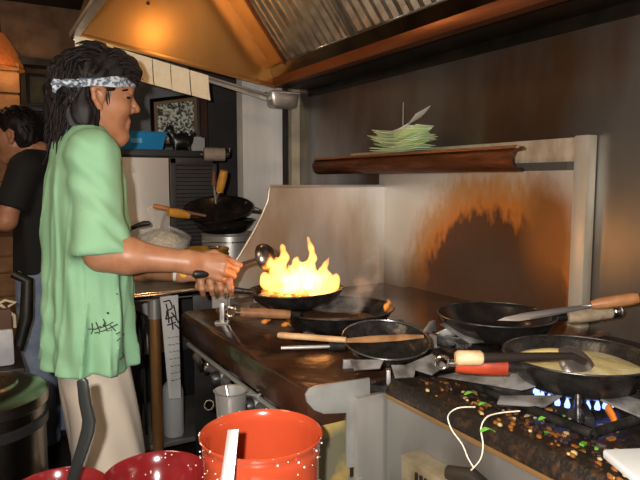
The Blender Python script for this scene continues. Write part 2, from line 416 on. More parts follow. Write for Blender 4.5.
# heat-stained backsplash
BURN = mat('heat_stained_steel', (.45, .38, .31), .42, .4)
N, L, b = nodes_of(BURN)
tc = N.new('ShaderNodeTexCoord'); sep = N.new('ShaderNodeSeparateXYZ'); L.new(tc.outputs['Object'], sep.inputs[0])
def math_n(op, a, c=None):
    n = N.new('ShaderNodeMath'); n.operation = op
    for i, x in enumerate((a, c)):
        if x is None: continue
        if isinstance(x, (int, float)): n.inputs[i].default_value = x
        else: L.new(x, n.inputs[i])
    return n.outputs[0]
def noise_n(scale, stretch=(1, 1, 1), detail=5):
    mp = N.new('ShaderNodeMapping'); mp.inputs['Scale'].default_value = stretch; L.new(tc.outputs['Object'], mp.inputs[0])
    n = N.new('ShaderNodeTexNoise'); n.inputs['Scale'].default_value = scale; n.inputs['Detail'].default_value = detail; L.new(mp.outputs[0], n.inputs['Vector']); return n.outputs['Fac']
def blob(yc, zc, a, c):
    y = math_n('DIVIDE', math_n('SUBTRACT', sep.outputs[1], yc), a); z = math_n('DIVIDE', math_n('SUBTRACT', sep.outputs[2], zc), c)
    return math_n('SQRT', math_n('ADD', math_n('MULTIPLY', y, y), math_n('MULTIPLY', z, z)))
def mixc(fac, c1, c2):
    n = N.new('ShaderNodeMix'); n.data_type = 'RGBA'; L.new(fac, n.inputs[0])
    for i, c in ((6, c1), (7, c2)):
        if isinstance(c, tuple): n.inputs[i].default_value = (*c, 1)
        else: L.new(c, n.inputs[i])
    return n.outputs[2]
def ramp(x, stops):
    r = N.new('ShaderNodeValToRGB'); L.new(x, r.inputs[0]); e = r.color_ramp.elements
    while len(e) < len(stops): e.new(.5)
    for i, (p_, c_) in enumerate(stops): e[i].position = p_; e[i].color = (*c_, 1)
    return r.outputs[0]
# the origin of the range root is (1.0, 1.3, 0): object coords are relative to it
OY = 1.3
nz1 = noise_n(5, (1, 1, .5)); nz2 = noise_n(40, (1, 1, .5))
dist = math_n('ADD', blob(1.31-OY, .90, .27, .25), math_n('ADD', math_n('MULTIPLY', math_n('SUBTRACT', nz1, .5), .7), math_n('MULTIPLY', math_n('SUBTRACT', nz2, .5), .40)))
dist2 = math_n('ADD', blob(1.09-OY, 1.12, .13, .2), math_n('MULTIPLY', math_n('SUBTRACT', nz1, .5), 1.0))
base = ramp(math_n('DIVIDE', dist, 2.0), [(0., (.10, .070, .050)), (.34, (.085, .045, .026)), (.46, (.10, .038, .014)), (.53, (.50, .17, .028)), (.64, (.47, .25, .10)), (.84, (.58, .54, .48))])
dt2 = math_n('SUBTRACT', 1.0, dist2); 
cl = N.new('ShaderNodeClamp'); L.new(math_n('MULTIPLY', dt2, 1.5), cl.inputs[0])
base = mixc(cl.outputs[0], base, (.24, .095, .026))
# greasy foot of the panel
low = N.new('ShaderNodeMapRange'); L.new(math_n('ADD', sep.outputs[2], math_n('MULTIPLY', math_n('SUBTRACT', nz1, .5), .2)), low.inputs[0])
low.inputs[1].default_value = .86; low.inputs[2].default_value = 1.0; low.inputs[3].default_value = .85; low.inputs[4].default_value = 0.
base = mixc(low.outputs[0], base, (.10, .045, .022))
L.new(base, b.inputs['Base Color'])
PANELS = mat('smoky_splash_steel', (.58, .56, .53), .34, .5, (.36, .27, .18), 6, (.38, .68), (1, 1, .35), rvar=.08)
wr = thing('wok_range', 'long greasy brown wok range with a stained steel splashback, where the chef cooks', 'range', (1.0, OY, 0))
# deck with rolled front
prof = [(WX0, .80), (WX0, .852), (WX0+.006, .864), (WX0+.018, ZD), (WX1, ZD), (WX1, .80)]
MB().prism([(x, WY0, z) for x, z in prof], (0, WY1-WY0, 0)).build('deck', GREASE, wr, bevel=.003)
MB().prism([(.72, WY1, .86), (.72, WY1, .80), (WX1, WY1, .80), (WX1, WY1, .86)], (0, .19, 0)).build('rear_deck', GREASE, wr)
MB().box((.60, WY0+.02, .1), (WX1, WY1, .80)).build('body', BLACK, wr, bevel=.004)
for x in (.64, 1.3):
    for y in (WY0+.07, WY1-.07): MB().tube([(x, y, 0), (x, y, .1)], .022, 12).build('leg', STEELD, wr)
# backsplash + right post + upper flange
BY0, BY1 = 1.025, 1.895
MB().box((XW-.03, BY0, .85), (XW-.003, BY1, 1.30)).build('backsplash', BURN, wr)
CREAM = mat('scorched_cream_steel', (.56, .47, .34), .42, .4, (.32, .23, .14), 25, (.4, .75), (1, 1, .4))
MB().box((XW-.034, BY0, 1.300), (XW-.003, BY1+.2, 1.362)).build('top_flange', CREAM, wr, bevel=.002)
MB().box((XW-.037, BY0-.040, .84), (XW-.003, BY0+.002, 1.366)).build('end_post', mat('pale_post_steel', (.52, .46, .37), .4, .45, (.38, .31, .22), 18, (.4, .75), (1, 1, .3)), wr, bevel=.003)
# curved splash guard at the far end
pts = []
gy = 1.86
top = 1.232
edge = [(XW-.03, top), (.874, top), (.868, 1.222)]
for px, py in ((268, 200), (262, 215), (255, 229), (247, 243), (238, 258), (229, 268)):
    q = PY(px, py, gy); edge.append((q.x, q.z))
poly = edge + [(.66, .90), (.66, .83), (XW-.03, .83)]
MB().prism([(x, gy, z) for x, z in poly], (0, .006, 0)).build('splash_guard', PANELS, wr)
m = MB().tube([V((x, gy, z)) for x, z in edge], .005, 8); m.build('guard_rim', PANELS, wr)
# shelf with rolled front lip
SHELFM = mat('rust_burnt_shelf', (.16, .055, .02), .38, .6, (.05, .02, .01), 14, (.35, .7), (3, .6, 3), bump=.4, bscale=50)
SY0, SY1 = 1.075, 2.10
pr = [(XW-.036, 1.338), (1.215, 1.338)]
for k in range(11):
    a = PI/2 + PI*1.15*k/10; pr.append((1.20+.031*cos(a), 1.307+.031*sin(a)))
pr += [(1.215, 1.2835)] 
inner = [(1.20+.026*cos(PI/2+PI*1.15*k/10), 1.307+.026*sin(PI/2+PI*1.15*k/10)) for k in range(11)][::-1]
pr = pr[:-1] + inner + [(1.215, 1.331), (XW-.036, 1.331)]
MB().prism([(x, SY0+ (.0 if x < 1.26 else .16), z) for x, z in pr], (0, SY1-SY0, 0)).build('shelf', SHELFM, wr, smooth=50)
MB().prism([(1.171, SY0-.01, 1.332), (1.171, SY1, 1.332), (1.178, SY1, 1.340), (1.178, SY0-.01, 1.340)], (.012, 0, 0)).build('shelf_lip', mat('polished_rust_edge', (.38, .17, .07), .3, .7), wr)
# inverted-L end plate at the right end of the deck
PLATE = mat('plain_bracket_steel', (.36, .355, .34), .42, .5, (.28, .275, .26), 14)
pp = []
for (px, py) in ((370, 378), (371, 466), (347, 468), (347, 413), (324, 414), (314, 410), (307, 402), (306, 395), (310, 389), (318, 386)):
    q = PY(px, py, .918); pp.append((q.x, q.y, q.z))
MB().prism(pp, (0, .006, 0)).build('end_plate', PLATE, wr, bevel=.001)
MB().box((.600, .905, .1), (.672, .918, .846)).build('corner_panel', STEEL, wr, bevel=.002)
MB().box((.560, .90, .60), (.612, .918, .690)).build('lower_step', STEEL, wr, bevel=.002)
MB().box((.535, .93, .1), (.60, .96, .80)).build('end_liner', mat('mouldy_liner', (.10, .09, .055), .7, 0, (.32, .22, .06), 14, (.45, .62)), wr)
# gas manifold, valves, knobs along the front
MB().tube([(.545, WY0+.03, .735), (.545, WY1-.02, .735)], .013, 12).build('gas_pipe', STEELD, wr)
MB().tube([(.520, WY0+.03, .775), (.520, WY1-.02, .775)], .006, 8).build('front_rail', STEEL, wr)
for k, y in enumerate((1.02, 1.13, 1.24, 1.35, 1.46, 1.57)):
    vb = MB().tube([(.60, y, .735), (.53, y, .735)], [.015, .015], 12); vb.ball((.545, y, .735), .021, 14)
    vo = vb.build('gas_valve', CHROME if k % 2 else STEELD, wr)
    if k % 2 == 0:
        MB().tube([(.53, y, .735), (.515, y, .735), (.508, y, .735)], [.020, .019, .013], 16).build('knob', BLACKP, vo)
    else:
        MB().obox((.522, y, .742), (.006, 0, 0), (0, .010, .006), (0, -.010, .016)).build('lever', CHROME, vo, bevel=.003)
# cast rings and fins holding the pans
def pan_ring(cx, cy, z0, R, parent, n=6):
    m = MB().lathe([(R-.03, z0), (R+.012, z0), (R+.012, z0+.012), (R-.012, z0+.016), (R-.03, z0+.012)], (cx, cy, 0), n=32, closed=True)
    o = m.build('burner_ring', IRON, parent)
    for k in range(n):
        a = 2*PI*k/n+.35; u = V((cos(a), sin(a), 0)); w = V((-sin(a), cos(a), 0))*.004
        c = V((cx, cy, z0+.010))
        MB().prism([c+u*(R-.055)-w, c+u*(R+.006)-w, c+u*(R+.004)-w+V((0, 0, .030)), c+u*(R-.015)-w+V((0, 0, .030)), c+u*(R-.055)-w+V((0, 0, .008))], w*2).build('ring_fin', GREYMETAL, o, bevel=.001)
    b_ = MB().lathe([(0, z0+.004), (R-.05, z0+.004), (R-.045, z0+.010), (R-.06, z0+.018), (0, z0+.018)], (cx, cy, 0), n=28); b_.build('burner_head', IRON, o)
    return o
B1 = P(297, 286, 1.74); B2 = P(336, 305, 1.56)
pan_ring(B1.x, B1.y+.06, ZD, .10, wr); pan_ring(B2.x, B2.y, ZD-.028, .12, wr)
pan_ring(.725, .985, ZD-.022, .09, wr, 5)
q = P(416, 318, 1.42); pan_ring(q.x, q.y, ZD-.004, .085, wr, 6)
# fire licking out under the two working pans
FIRE = bpy.data.materials.new('gas_fire'); FIRE.use_nodes = True
n_ = FIRE.node_tree.nodes; n_.remove(n_['Principled BSDF']); e_ = n_.new('ShaderNodeEmission'); e_.inputs[0].default_value = (1, .30, .035, 1); e_.inputs[1].default_value = 60
FIRE.node_tree.links.new(e_.outputs[0], n_['Material Output'].inputs['Volume'])
def tongues(specs, h=.003, wob=.004, f=90, seed=0, k=.012):
    prims = []
    for base, tip, r in specs:
        base, tip = V(base), V(tip); n = 6; side = V((.35, -.2, 0))*(tip-base).length
        prev = None
        for i in range(n):
            t = i/(n-1); p = base.lerp(tip, t) + side*.35*sin(t*PI*1.3)*((-1)**len(prims)) * .5
            rr = r*(1-t)**.7*(1+.5*sin(PI*min(t*1.6, 1)))+.0015
            if prev: prims.append(('c', prev[0], p, prev[1], rr))
            prev = (p, rr)
    lo, hi = bounds(prims, .012)
    def F(p):
        w = np.sin(p[:, 0]*f+seed)*np.sin(p[:, 1]*f*.9)*np.sin(p[:, 2]*f*.6+p[:, 0]*40)
        return union(p, prims, k) + w*wob
    m = MB(); implicit(m, F, lo, hi, h); return m
sp = []
for px, py in ((263, 322), (283, 325)):
    q = PZ(px, py, .892); sp.append((q, q+RT*.022+V((0, 0, .007)), .0030))
q = PZ(388, 312, .905); sp.append((q, q+V((.006, .006, .034)), .008)); q = PZ(262, 300, .9); sp.append((q, q+V((0, 0, .018)), .005))
for s_ in sp: tongues([s_], .0016, .0012, k=.003).build('burner_flame', FIRE, wr)
# tilted greasy piece of steel bracket near the ring of the handle
t = thing('steel_bracket', 'small upright clear-edged steel bracket on the deck beside the flaming pan handle', 'bracket', PZ(224, 322, ZD))
q = PZ(222, 323, ZD)
MB().obox(q+V((0, 0, .028)), RT*.006, V(FW)*.001, V((0, 0, .026))).build('upright', STEEL, t, bevel=.0008)
MB().tube([q+RT*.016, q+RT*.016+V((0, 0, .095))], .0018, 8).build('rod', CHROME, t)
MB().obox(q+V((0, 0, .0025)), RT*.018, V((FW.x, FW.y, 0))*.012, V((0, 0, .002))).build('foot', STEEL, t)

# ================================================================== SECOND STOVE (near right)
SX0 = .664; QY1 = .90; QY0 = -.1; ZT = .846
FACE = mat('smeared_steel_front', (.26, .25, .235), .36, .65, (.14, .115, .09), 6, (.52, .72), (1, 1, .6), rvar=.1)
st = thing('burner_stove', 'steel fronted burner stove at the near right, its top covered in burnt scraps', 'stove', (1.0, .4, 0))
MB().box((SX0, QY0, .10), (XW-.004, QY1, ZT)).build('body', FACE, st, bevel=.003)
for x in (.72, 1.3):
    for y in (.0, .82): MB().tube([(x, y, 0), (x, y, .1)], .022, 12).build('leg', STEELD, st)
MB().prism([(SX0-.004, QY0, ZT), (SX0-.004, QY0, ZT+.006), (SX0+.012, QY0, ZT+.030), (SX0+.04, QY0, ZT+.036), (SX0+.055, QY0, ZT+.020), (SX0+.055, QY0, ZT)], (0, QY1-QY0, 0)).build('drip_rail', CRUST, st, bevel=.003)
MB().box((SX0+.05, QY0, ZT), (XW-.004, QY1+.02, ZT+.014)).build('drip_tray', CRUST, st)
MB().box((SX0-.006, QY0, ZT-.006), (SX0, QY1, ZT+.002)).build('front_edge', mat('amber_grease_edge', (.28, .16, .06), .4, .5), st, bevel=.001)
# grates: bars over each burner
def grate(cx, cy, s_, z0):
    m = MB()
    for k in range(4):
        a = PI/4 + PI/2*k; u = V((cos(a), sin(a), 0)); w = V((-sin(a), cos(a), 0))*.007
        c = V((cx, cy, z0))
        m.prism([c+u*.03-w, c+u*s_*1.25-w, c+u*s_*1.25-w+V((0, 0, .036)), c+u*.03-w+V((0, 0, .028))], w*2)
    m2 = [V((cx+s_*x, cy+s_*y, z0+.018)) for x, y in ((-1, -1), (1, -1), (1, 1), (-1, 1), (-1, -1))]
    for i in range(4): m.tube([m2[i], m2[i+1]], .008, 8)
    return m.build('grate', IRON, st, bevel=.0015)
P4 = P(496, 316, 1.36); P5 = P(576, 355, 1.05)
zt = ZT+.014
for c in (P4, P5):
    grate(c.x, c.y, .125, zt)
    MB().lathe([(0, 0), (.06, 0), (.062, .012), (.05, .02), (0, .02)], (c.x, c.y, zt), n=28).build('burner_head', IRON, st)
# blue gas jets under the nearest pan
BLUE = mat('gas_blue', (.1, .2, .9), .5, emit=(.35, .5, 1), estr=1.6)
m = MB()
for k in range(26):
    a = 2*PI*k/26; q = V((P5.x+.066*cos(a), P5.y+.066*sin(a), zt+.014))
    m.lathe([(.0045, 0), (.0048, .005), (.002, .014), (0, .018)], q, n=8)
m.build('burner_flame', BLUE, st)['kind'] = 'stuff'
# bright steel wedge fins of the pan supports
def wedge(pts, th=.004):
    m = MB(); pts = [V(p) for p in pts]; n = (pts[1]-pts[0]).cross(pts[2]-pts[0]).normalized()*th
    m.prism(pts, n); return m.build('support_fin', GREYMETAL, st, bevel=.001)
wedge([P(438, 377, 1.10), P(522, 391, 1.02), P(541, 386, 1.01), P(520, 373, 1.06), P(462, 372, 1.12)])
wedge([P(497, 405, 1.0), P(545, 408, .97), P(562, 397, .98), P(540, 397, 1.0), P(500, 397, 1.02)])
wedge([P(600, 401, .96), P(640, 418, .93), P(648, 404, .96), P(622, 396, .99)])
wedge([P(440, 325, 1.33), P(470, 344, 1.27), P(490, 342, 1.28), P(470, 330, 1.32), P(452, 322, 1.36)])
wedge([P(404, 367, 1.08), P(432, 376, 1.06), P(446, 366, 1.08), P(432, 355, 1.11)])
wedge([P(350, 361, 1.10), P(354, 371, 1.08), P(380, 369, 1.08), P(384, 361, 1.10)])
wedge([P(391, 366, 1.08), P(395, 379, 1.06), P(414, 378, 1.06), P(416, 366, 1.08)])
MB().tube([P(578, 430, .955), P(578, 392, .965)], .006, 10).build('support_post', IRON, st)
# control box at the foot of the face
q = P(436, 470, 1.0)
m = MB().box((.622, .69, .62), (SX0, .80, .776))
o = m.build('control_box', mat('grimy_beige_metal', (.30, .25, .16), .5, .4, (.18, .14, .08), 20), st, bevel=.002)
m = MB()
for k in range(5): m.box((.619, .705+.012*k, .68), (.623, .711+.012*k, .762))
m.build('vent_slot', BLACK, o)
MB().tube([(.640, .70, .782), (.652, .66, .79), (.655, .60, .775), (.652, .52, .765)], [.012, .014, .013, .012], 10).build('gas_hose', BLACK, st)

# scraps of food burnt onto the stove top
def chip_mat(n, c): return mat(n, c, .4, coat=.3)
SCM = [chip_mat('scrap_amber', (.20, .07, .012)), chip_mat('scrap_cream', (.42, .30, .14)), chip_mat('scrap_green', (.10, .26, .03)), chip_mat('scrap_char', (.03, .014, .008))]
m = MB(); random.seed(11)
for k in range(520):
    if random.random() < .7: x = SX0+.055+abs(random.gauss(0, .06)); y = random.uniform(.30, .90)
    else: x = random.uniform(.72, 1.25); y = random.uniform(.3, 1.0)
    r = random.uniform(.0012, .0038); mi = random.choices((0, 1, 2, 3), (3, 1.3, .4, 7))[0]
    a = random.uniform(0, PI); c = V((x, y, zt+r*.5))
    if y > .9: c.z = ZD+r*.5
    u = V((cos(a), sin(a), random.uniform(-.2, .2)))*r*random.uniform(.8, 2); w = V((-sin(a), cos(a), 0))*r
    m.obox(c, u, w, V((0, 0, r*.55)), mi)
for k in range(60):
    y = random.uniform(.35, .88); r = random.uniform(.0015, .004); c = V((SX0+random.uniform(.008, .045), y, ZT+.036)); m.ball(c, (r, r*1.4, r), 6, random.choice((0, 0, 1, 3)))
single(m, 'food_scraps', SCM, 'burnt scraps of food scattered over the near stove top', 'food scraps', (.8, .6, zt), kind='stuff', bevel=0)
# carrot stick, pieces of greens
m = MB().tube([P(608, 408, .97), P(613, 417, .95), P(617, 427, .93)], [.009, .008, .006], 8, flat=.6)
single(m, 'carrot_stick', mat('carrot', (.62, .17, .015), .4), 'orange carrot stick on the stove below the nearest pan', 'carrot', P(613, 426, .94), bevel=.001)
GREEN = mat('leaf_green', (.10, .32, .03), .45, 0, (.2, .42, .07), 60)
gl = ['green leaf scrap at the left of the wedge fin on the stove', 'curled green leaf scrap under the nearest pan beside the burner', 'green stalk scrap hanging at the edge of the drip rail', 'pale green stalk scrap lying on the drip rail']
for k, (px, py) in enumerate(((471, 395), (546, 420), (488, 432), (484, 406))):
    c = PZ(px, py, zt+.012); m = MB(); rings = []
    for i in range(6):
        t = i/5; w = .006*sin(PI*(.15+.8*t)); ctr = c + RT*(.022*(t-.5)) + V((0, 0, .005*sin(PI*t)))
        rings.append([ctr+V((0, .9, .2))*w, ctr+V((0, 0, .0015)), ctr-V((0, .9, -.2))*w, ctr-V((0, 0, .0008))])
    m.loft(rings); single(m, 'leaf_scrap', GREEN, gl[k], 'leaf scrap', c-V((0, 0, .004)), 'green scraps on the stove')
# white strings hanging over the edge
STR = mat('white_string', (.68, .62, .5), .6)
sl = [('long white string hanging in a loop at the left over the stove edge', ((475, 407), (458, 408), (448, 416), (452, 430), (462, 444), (468, 458), (474, 468))),
      ('white string twisting down over the stove edge to its grey knot', ((520, 411), (500, 413), (487, 417), (481, 428), (483, 445), (480, 460), (468, 473), (461, 478)))]
for lab, pl in sl:
    pts = []
    for i, (px, py) in enumerate(pl):
        q = PZ(px, py, ZT+.041)
        if q.x < SX0-.006: q = PX(px, py, SX0-.010-.001*i)
        pts.append(q)
    # smooth the polyline
    sm = []
    for i in range(len(pts)-1):
        a, b_, c, d_ = pts[max(i-1, 0)], pts[i], pts[i+1], pts[min(i+2, len(pts)-1)]
        for j in range(5):
            t = j/5; sm.append(.5*((2*b_) + (c-a)*t + (2*a-5*b_+4*c-d_)*t*t + (-a+3*b_-3*c+d_)*t**3))
    sm.append(pts[-1])
    single(MB().tube(sm, .0012, 6), 'string', STR, lab, 'string', sm[0], 'strings over the stove edge')
# white board at the near corner
c = PZ(625, 474, .892)
m = MB().obox(c+V((.06, -.055, .006)), V((.075, -.035, 0)), V((.03, .062, 0)), V((0, 0, .006)))
single(m, 'cutting_board', WHITEP, 'white board on the stove in the bottom right corner', 'board', c, bevel=.004)

# dark underside strip of the flange between the rolled lip and the post
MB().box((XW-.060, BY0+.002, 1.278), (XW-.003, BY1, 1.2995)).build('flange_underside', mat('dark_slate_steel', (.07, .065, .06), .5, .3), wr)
# ================================================================== PANS
def pan_profile(r, h, flat=.58, t=.0025):
    o = []; n = 9
    for i in range(n):
        s_ = i/(n-1); o.append((r*flat + (r-r*flat)*s_**.75, h*s_**1.55))
    inner = [(a-t*.9, z+t) for a, z in o[::-1]]; inner[0] = (r-t*1.2, h)
    return [(0, 0)] + o + [(r+.002, h+.001), (r, h+.002)] + inner + [(0, t)]
RIMD = mat('worn_dark_rim', (.11, .10, .095), .3, .8, (.05, .045, .04), 60); RIMB = mat('worn_bright_rim', (.26, .25, .24), .22, .9)
def pan(name, label, rimc, r, h, hp, grip, axis=(0, 0, 1), ring=True, ball=False, iron=IRON, group='pans on the stoves', gr=.0125, socket=.35, rim=None):
    """rimc: rim centre; hp: handle points from rim outwards (world); grip: material of the wooden grip"""
    ax = V(axis).normalized(); base = V(rimc)-ax*h
    t = thing(name, label, 'pan', base, group)
    bo = MB().lathe(pan_profile(r, h), base, ax, 56).build('bowl', iron, t, smooth=60)
    MB().torus(base+ax*(h+.001), r, .0019, ax, 64, 8).build('worn_rim', rim or RIMD, bo)
    A, B = V(hp[0]), V(hp[1]); d = B-A; ln = d.length; du = d/ln
    S1 = A + d*socket
    MB().tube([A, A.lerp(S1, .5), S1], [.007, .008, .0095], 12, flat=.7).build('handle_socket', iron, t)
    E1 = B - du*(.014 if (ring or ball) else 0)
    n = 9; pts = []; rs = []
    for i in range(n):
        u = i/(n-1); pts.append(S1.lerp(E1, u)); rs.append(gr*(.86+.2*sin(PI*(.15+.7*u))))
    MB().tube([pts[0]-du*.001]+pts, [gr*.6]+rs, 14).build('handle', grip, t)
    if ring:
        u, w = frame(du); o = MB().torus(B+du*.008, .0115, .003, V(FW)*.9+V((0, 0, .3))); o.build('hanging_ring', CHROME, t)
        MB().tube([E1-du*.002, E1+du*.012], .007, 10).build('end_cap', CHROME, t)
    if ball:
        MB().ball(E1+du*.012, .0155, 18).build('end_cap', CHROME, t)
        MB().torus(E1+du*.001, .011, .003, du).build('collar', CHROME, t)
    return t
FWH = V((sin(TH), cos(TH), 0))
# 1 the flaming pan (held by the chef)
R1c = P(296, 289, 1.56)
pan('frying_pan', 'black frying pan with flames rising from it, held by the chef', R1c, .1245, .040,
    (R1c - RT*.112 - FWH*.012 + V((0, 0, -.006)), P(196, 286, 1.555)), WOOD, axis=V((-.03, .02, 1)), ring=False, gr=.0115)
# 2 the steaming pan
R2c = P(335, 307, 1.555)
pan('frying_pan', 'steaming black frying pan in front of the flaming pan, brown handle to the left', R2c, .152, .05,
    (P(300, 315, 1.432), P(234, 312, 1.39)), mat('brown_handle_wood', (.27, .125, .05), .5, 0, (.16, .07, .028), 30), axis=V((0, 0, 1)), socket=.16, gr=.011)
# 3 the small tilted pan
R3c = P(386, 339, 1.205)
ax3 = (V((0, 0, 1))*.97 - FWH*.20 + RT*.03)
t3 = pan('frying_pan', 'small black frying pan tipped towards the front with a pale wooden spatula in it', R3c, .0875, .030,
         (P(345, 346, 1.17), P(281, 348, 1.15)), STEEL, axis=ax3, ring=False, gr=.0035, socket=.25, rim=RIMB)
# 4 back right pan
R4c = P(496, 314, 1.36)
pan('frying_pan', 'wide black frying pan by the splashback, its pale wooden handle pointing right', R4c, .130, .052,
    (R4c + RT*.118 - FWH*.03 + V((0, 0, -.004)), P(617, 311, 1.33)), WOODG, axis=V((0, 0, 1)), ring=False, ball=True, socket=.22, gr=.0155, iron=IRONW)
# 5 nearest pan, with creamy sauce
R5c = P(577, 354, 1.05)
pan('frying_pan', 'nearest black frying pan, filled with creamy sauce, with a red handle', R5c, .124, .056,
    (P(526, 368, .98), P(447, 363, .995)), REDH, axis=V((0, 0, 1)), socket=.24, gr=.015)
# creamy sauce
SAUCE = mat('creamy_sauce', (.72, .62, .38), .3, 0, (.60, .50, .22), 25, (.35, .6), bump=.3, bscale=50, coat=.4)
m = MB(); base = R5c - V((0, 0, .055)); n = 48; rings = []
for rr, zz_ in ((.109, .034), (.10, .036), (.07, .037), (.035, .038), (.001, .037)):
    rings.append([base+V((rr*cos(2*PI*j/n), rr*sin(2*PI*j/n), zz_+.0012*sin(5*2*PI*j/n+rr*60))) for j in range(n)])
m.loft([[base+V((.104*cos(2*PI*j/n), .104*sin(2*PI*j/n), .028)) for j in range(n)]]+rings)
single(m, 'creamy_sauce', SAUCE, 'pool of pale yellow creamy sauce in the nearest pan', 'sauce', base+V((0, 0, .028)), bevel=0)
NOOD = mat('omelette_yellow', (.62, .48, .17), .4, 0, (.55, .5, .25), 40)
m = MB(); c = P(552, 352, 1.05); 
rings = []
for i in range(9):
    t = i/8; ctr = c + RT*(.10*(t-.5)) + V((0, 0, -.004)); w = .014*sin(PI*(.12+.76*t))
    rings.append([ctr + FWH*(w*cos(2*PI*j/10)*1.6) + V((0, 0, w*.7*sin(2*PI*j/10))) for j in range(10)])
m.loft(rings); single(m, 'egg_fold', NOOD, 'folded yellow egg at the back of the sauce in the nearest pan', 'egg', c-V((0, 0, .012)))
# food in flaming pan
FOOD = [mat('fried_food', (.45, .19, .04), .4, 0, (.28, .09, .02), 40, coat=.3), mat('fried_food_pale', (.6, .36, .12), .4, coat=.3)]
m = MB(); random.seed(5)
for k in range(46):
    a = random.uniform(0, 2*PI); rr = .088*math.sqrt(random.random()); c = R1c + V((rr*cos(a), rr*sin(a), -.022+.016*random.random()-rr*.05))
    m.ball(c, (random.uniform(.009, .02), random.uniform(.009, .02), random.uniform(.006, .012)), 8, random.randint(0, 1))
single(m, 'stir_fry', FOOD, 'browned pieces of stir-fry heaped in the flaming pan', 'food', R1c-V((0, 0, .035)), kind='stuff')
# sauce in steaming pan
m = MB().lathe([(0, .010), (.10, .010), (.112, .018), (.09, .019), (0, .019)], R2c-V((0, 0, .05)), n=40)
single(m, 'braising_sauce', mat('shiny_broth', (.12, .05, .025), .08, 0, (.2, .09, .04), 14, coat=.6), 'glossy brown sauce simmering in the steaming pan', 'sauce', R2c-V((0, 0, .04)))

# utensils: turner in pan 4
def utensil(name, label, cat, grip_pts, grip_r, shaft_pts, shaft_r, gm, sm, blade=None, bm_=None, loc=None, group=None, bname='blade'):
    t = thing(name, label, cat, loc if loc is not None else shaft_pts[-1], group)
    MB().tube(grip_pts, grip_r, 14).build('grip', gm, t, bevel=0)
    MB().tube(shaft_pts, shaft_r, 10, flat=.7).build('shaft', sm, t)
    if blade: blade.build(bname, bm_ or sm, t, bevel=.0006)
    return t
g0, g1 = P(591, 305, 1.30), P(638, 298, 1.28)
bl = MB(); A = P(590, 306, 1.305); B = P(497, 321, 1.37)
pts = [P(590, 304.5, 1.305), P(560, 308, 1.325), P(525, 313, 1.35), P(505, 317.5, 1.365), P(497, 321, 1.372), P(520, 321.5, 1.346), P(552, 316, 1.318), P(590, 308, 1.300)]
nn = (pts[1]-pts[0]).cross(pts[6]-pts[0]).normalized()*.0018
bl.prism(pts, nn)
utensil('turner', 'long steel turner with a wooden grip lying across the back right pan', 'turner', [g0, g0.lerp(g1, .15), g0.lerp(g1, .85), g1], [.0085, .0125, .0135, .011],
        [g0.lerp(A, .0)+RT*.01, A.lerp(B, .12)], .005, mat('turner_wood', (.42, .19, .07), .45, 0, (.3, .12, .045), 30), STEELD, bl, mat('turner_steel', (.22, .21, .21), .42, .8))
# ladle in pan 5
t = thing('ladle', 'dark ladle with a cream wooden grip resting over the red handle into the nearest pan', 'ladle', P(590, 368, 1.0))
a0, a1, a2, a3 = P(455, 358, .968), P(483, 358, .965), P(572, 356, 1.0), P(585, 362, 1.0)
MB().tube([a0, a0.lerp(a1, .1), a0.lerp(a1, .9), a1], [.009, .0125, .0125, .009], 14).build('grip', mat('cream_wood', (.62, .42, .24), .5, 0, (.45, .26, .13), 40), t)
MB().tube([a1-RT*.004, a1.lerp(a2, .5), a2, a3], [.0085, .0075, .0065, .006], 10).build('shaft', mat('dark_ladle_steel', (.06, .045, .04), .35, .7), t)
lc_ = P(594, 360, 1.018); dax = (V((0, 0, 1))*.6 - FWH*.5 + RT*.5).normalized()
MB().lathe([(0.0, .0)]+[(.046*sin(PI/2*i/7), .024*(1-cos(PI/2*i/7))) for i in range(1, 8)]+[(.044*sin(PI/2*i/7), .002+.024*(1-cos(PI/2*i/7))) for i in range(7, 0, -1)]+[(0, .002)], lc_-dax*.012, -dax, 28).build('ladle_bowl', mat('ladle_steel', (.22, .19, .17), .3, .8), t)
# wooden spatula in pan 3
t = thing('wooden_spatula', 'pale wooden spatula lying across the small tipped pan', 'spatula', P(370, 340, 1.17))
s0, s1, s2 = P(278, 335, 1.21), P(346, 340, 1.175), P(424, 336, 1.195)
MB().tube([s0, s0.lerp(s1, .05), s1], [.005, .0065, .006], 12).build('handle', WOODL, t)
bl = MB(); q = (V((0, 0, 1))*.45 + FWH*.9).normalized()
pts = [s1+q*.005, s1.lerp(s2, .3)+q*.009, s1.lerp(s2, .75)+q*.0085, s2+q*.004, s2-q*.003, s1.lerp(s2, .7)-q*.008, s1.lerp(s2, .3)-q*.009, s1-q*.005]
bl.prism(pts, (q.cross(RT)).normalized()*.003); bl.build('blade', WOOD, t, bevel=.001)

# ================================================================== FLAME + STEAM
def P1(px, py, D=1.56): return P(px, py, D)
sp = [(P1(283, 291), P1(282, 236, 1.58), .015), (P1(296, 289), P1(297, 254, 1.57), .017), (P1(308, 289), P1(311, 238, 1.57), .016), (P1(322, 289), P1(327, 258), .015),
      (P1(330, 289), P1(337, 274), .011), (P1(276, 289), P1(274, 258, 1.58), .011), (P1(290, 291, 1.52), P1(290, 264, 1.52), .013), (P1(314, 291, 1.51), P1(312, 262, 1.51), .014), (P1(303, 288, 1.6), P1(302, 262, 1.6), .018),
      (P1(266, 286), P1(264, 274), .007)]
fl = tongues(sp, .0032, .005, 70)
FLM = bpy.data.materials.new('pan_fire'); FLM.use_nodes = True
n_ = FLM.node_tree.nodes; n_.remove(n_['Principled BSDF']); e_ = n_.new('ShaderNodeEmission'); e_.inputs[0].default_value = (1, .40, .075, 1); e_.inputs[1].default_value = 120
FLM.node_tree.links.new(e_.outputs[0], n_['Material Output'].inputs['Volume'])
single(fl, 'cooking_flame', FLM, 'tall yellow flames leaping from the back pan', 'flame', P1(300, 291))
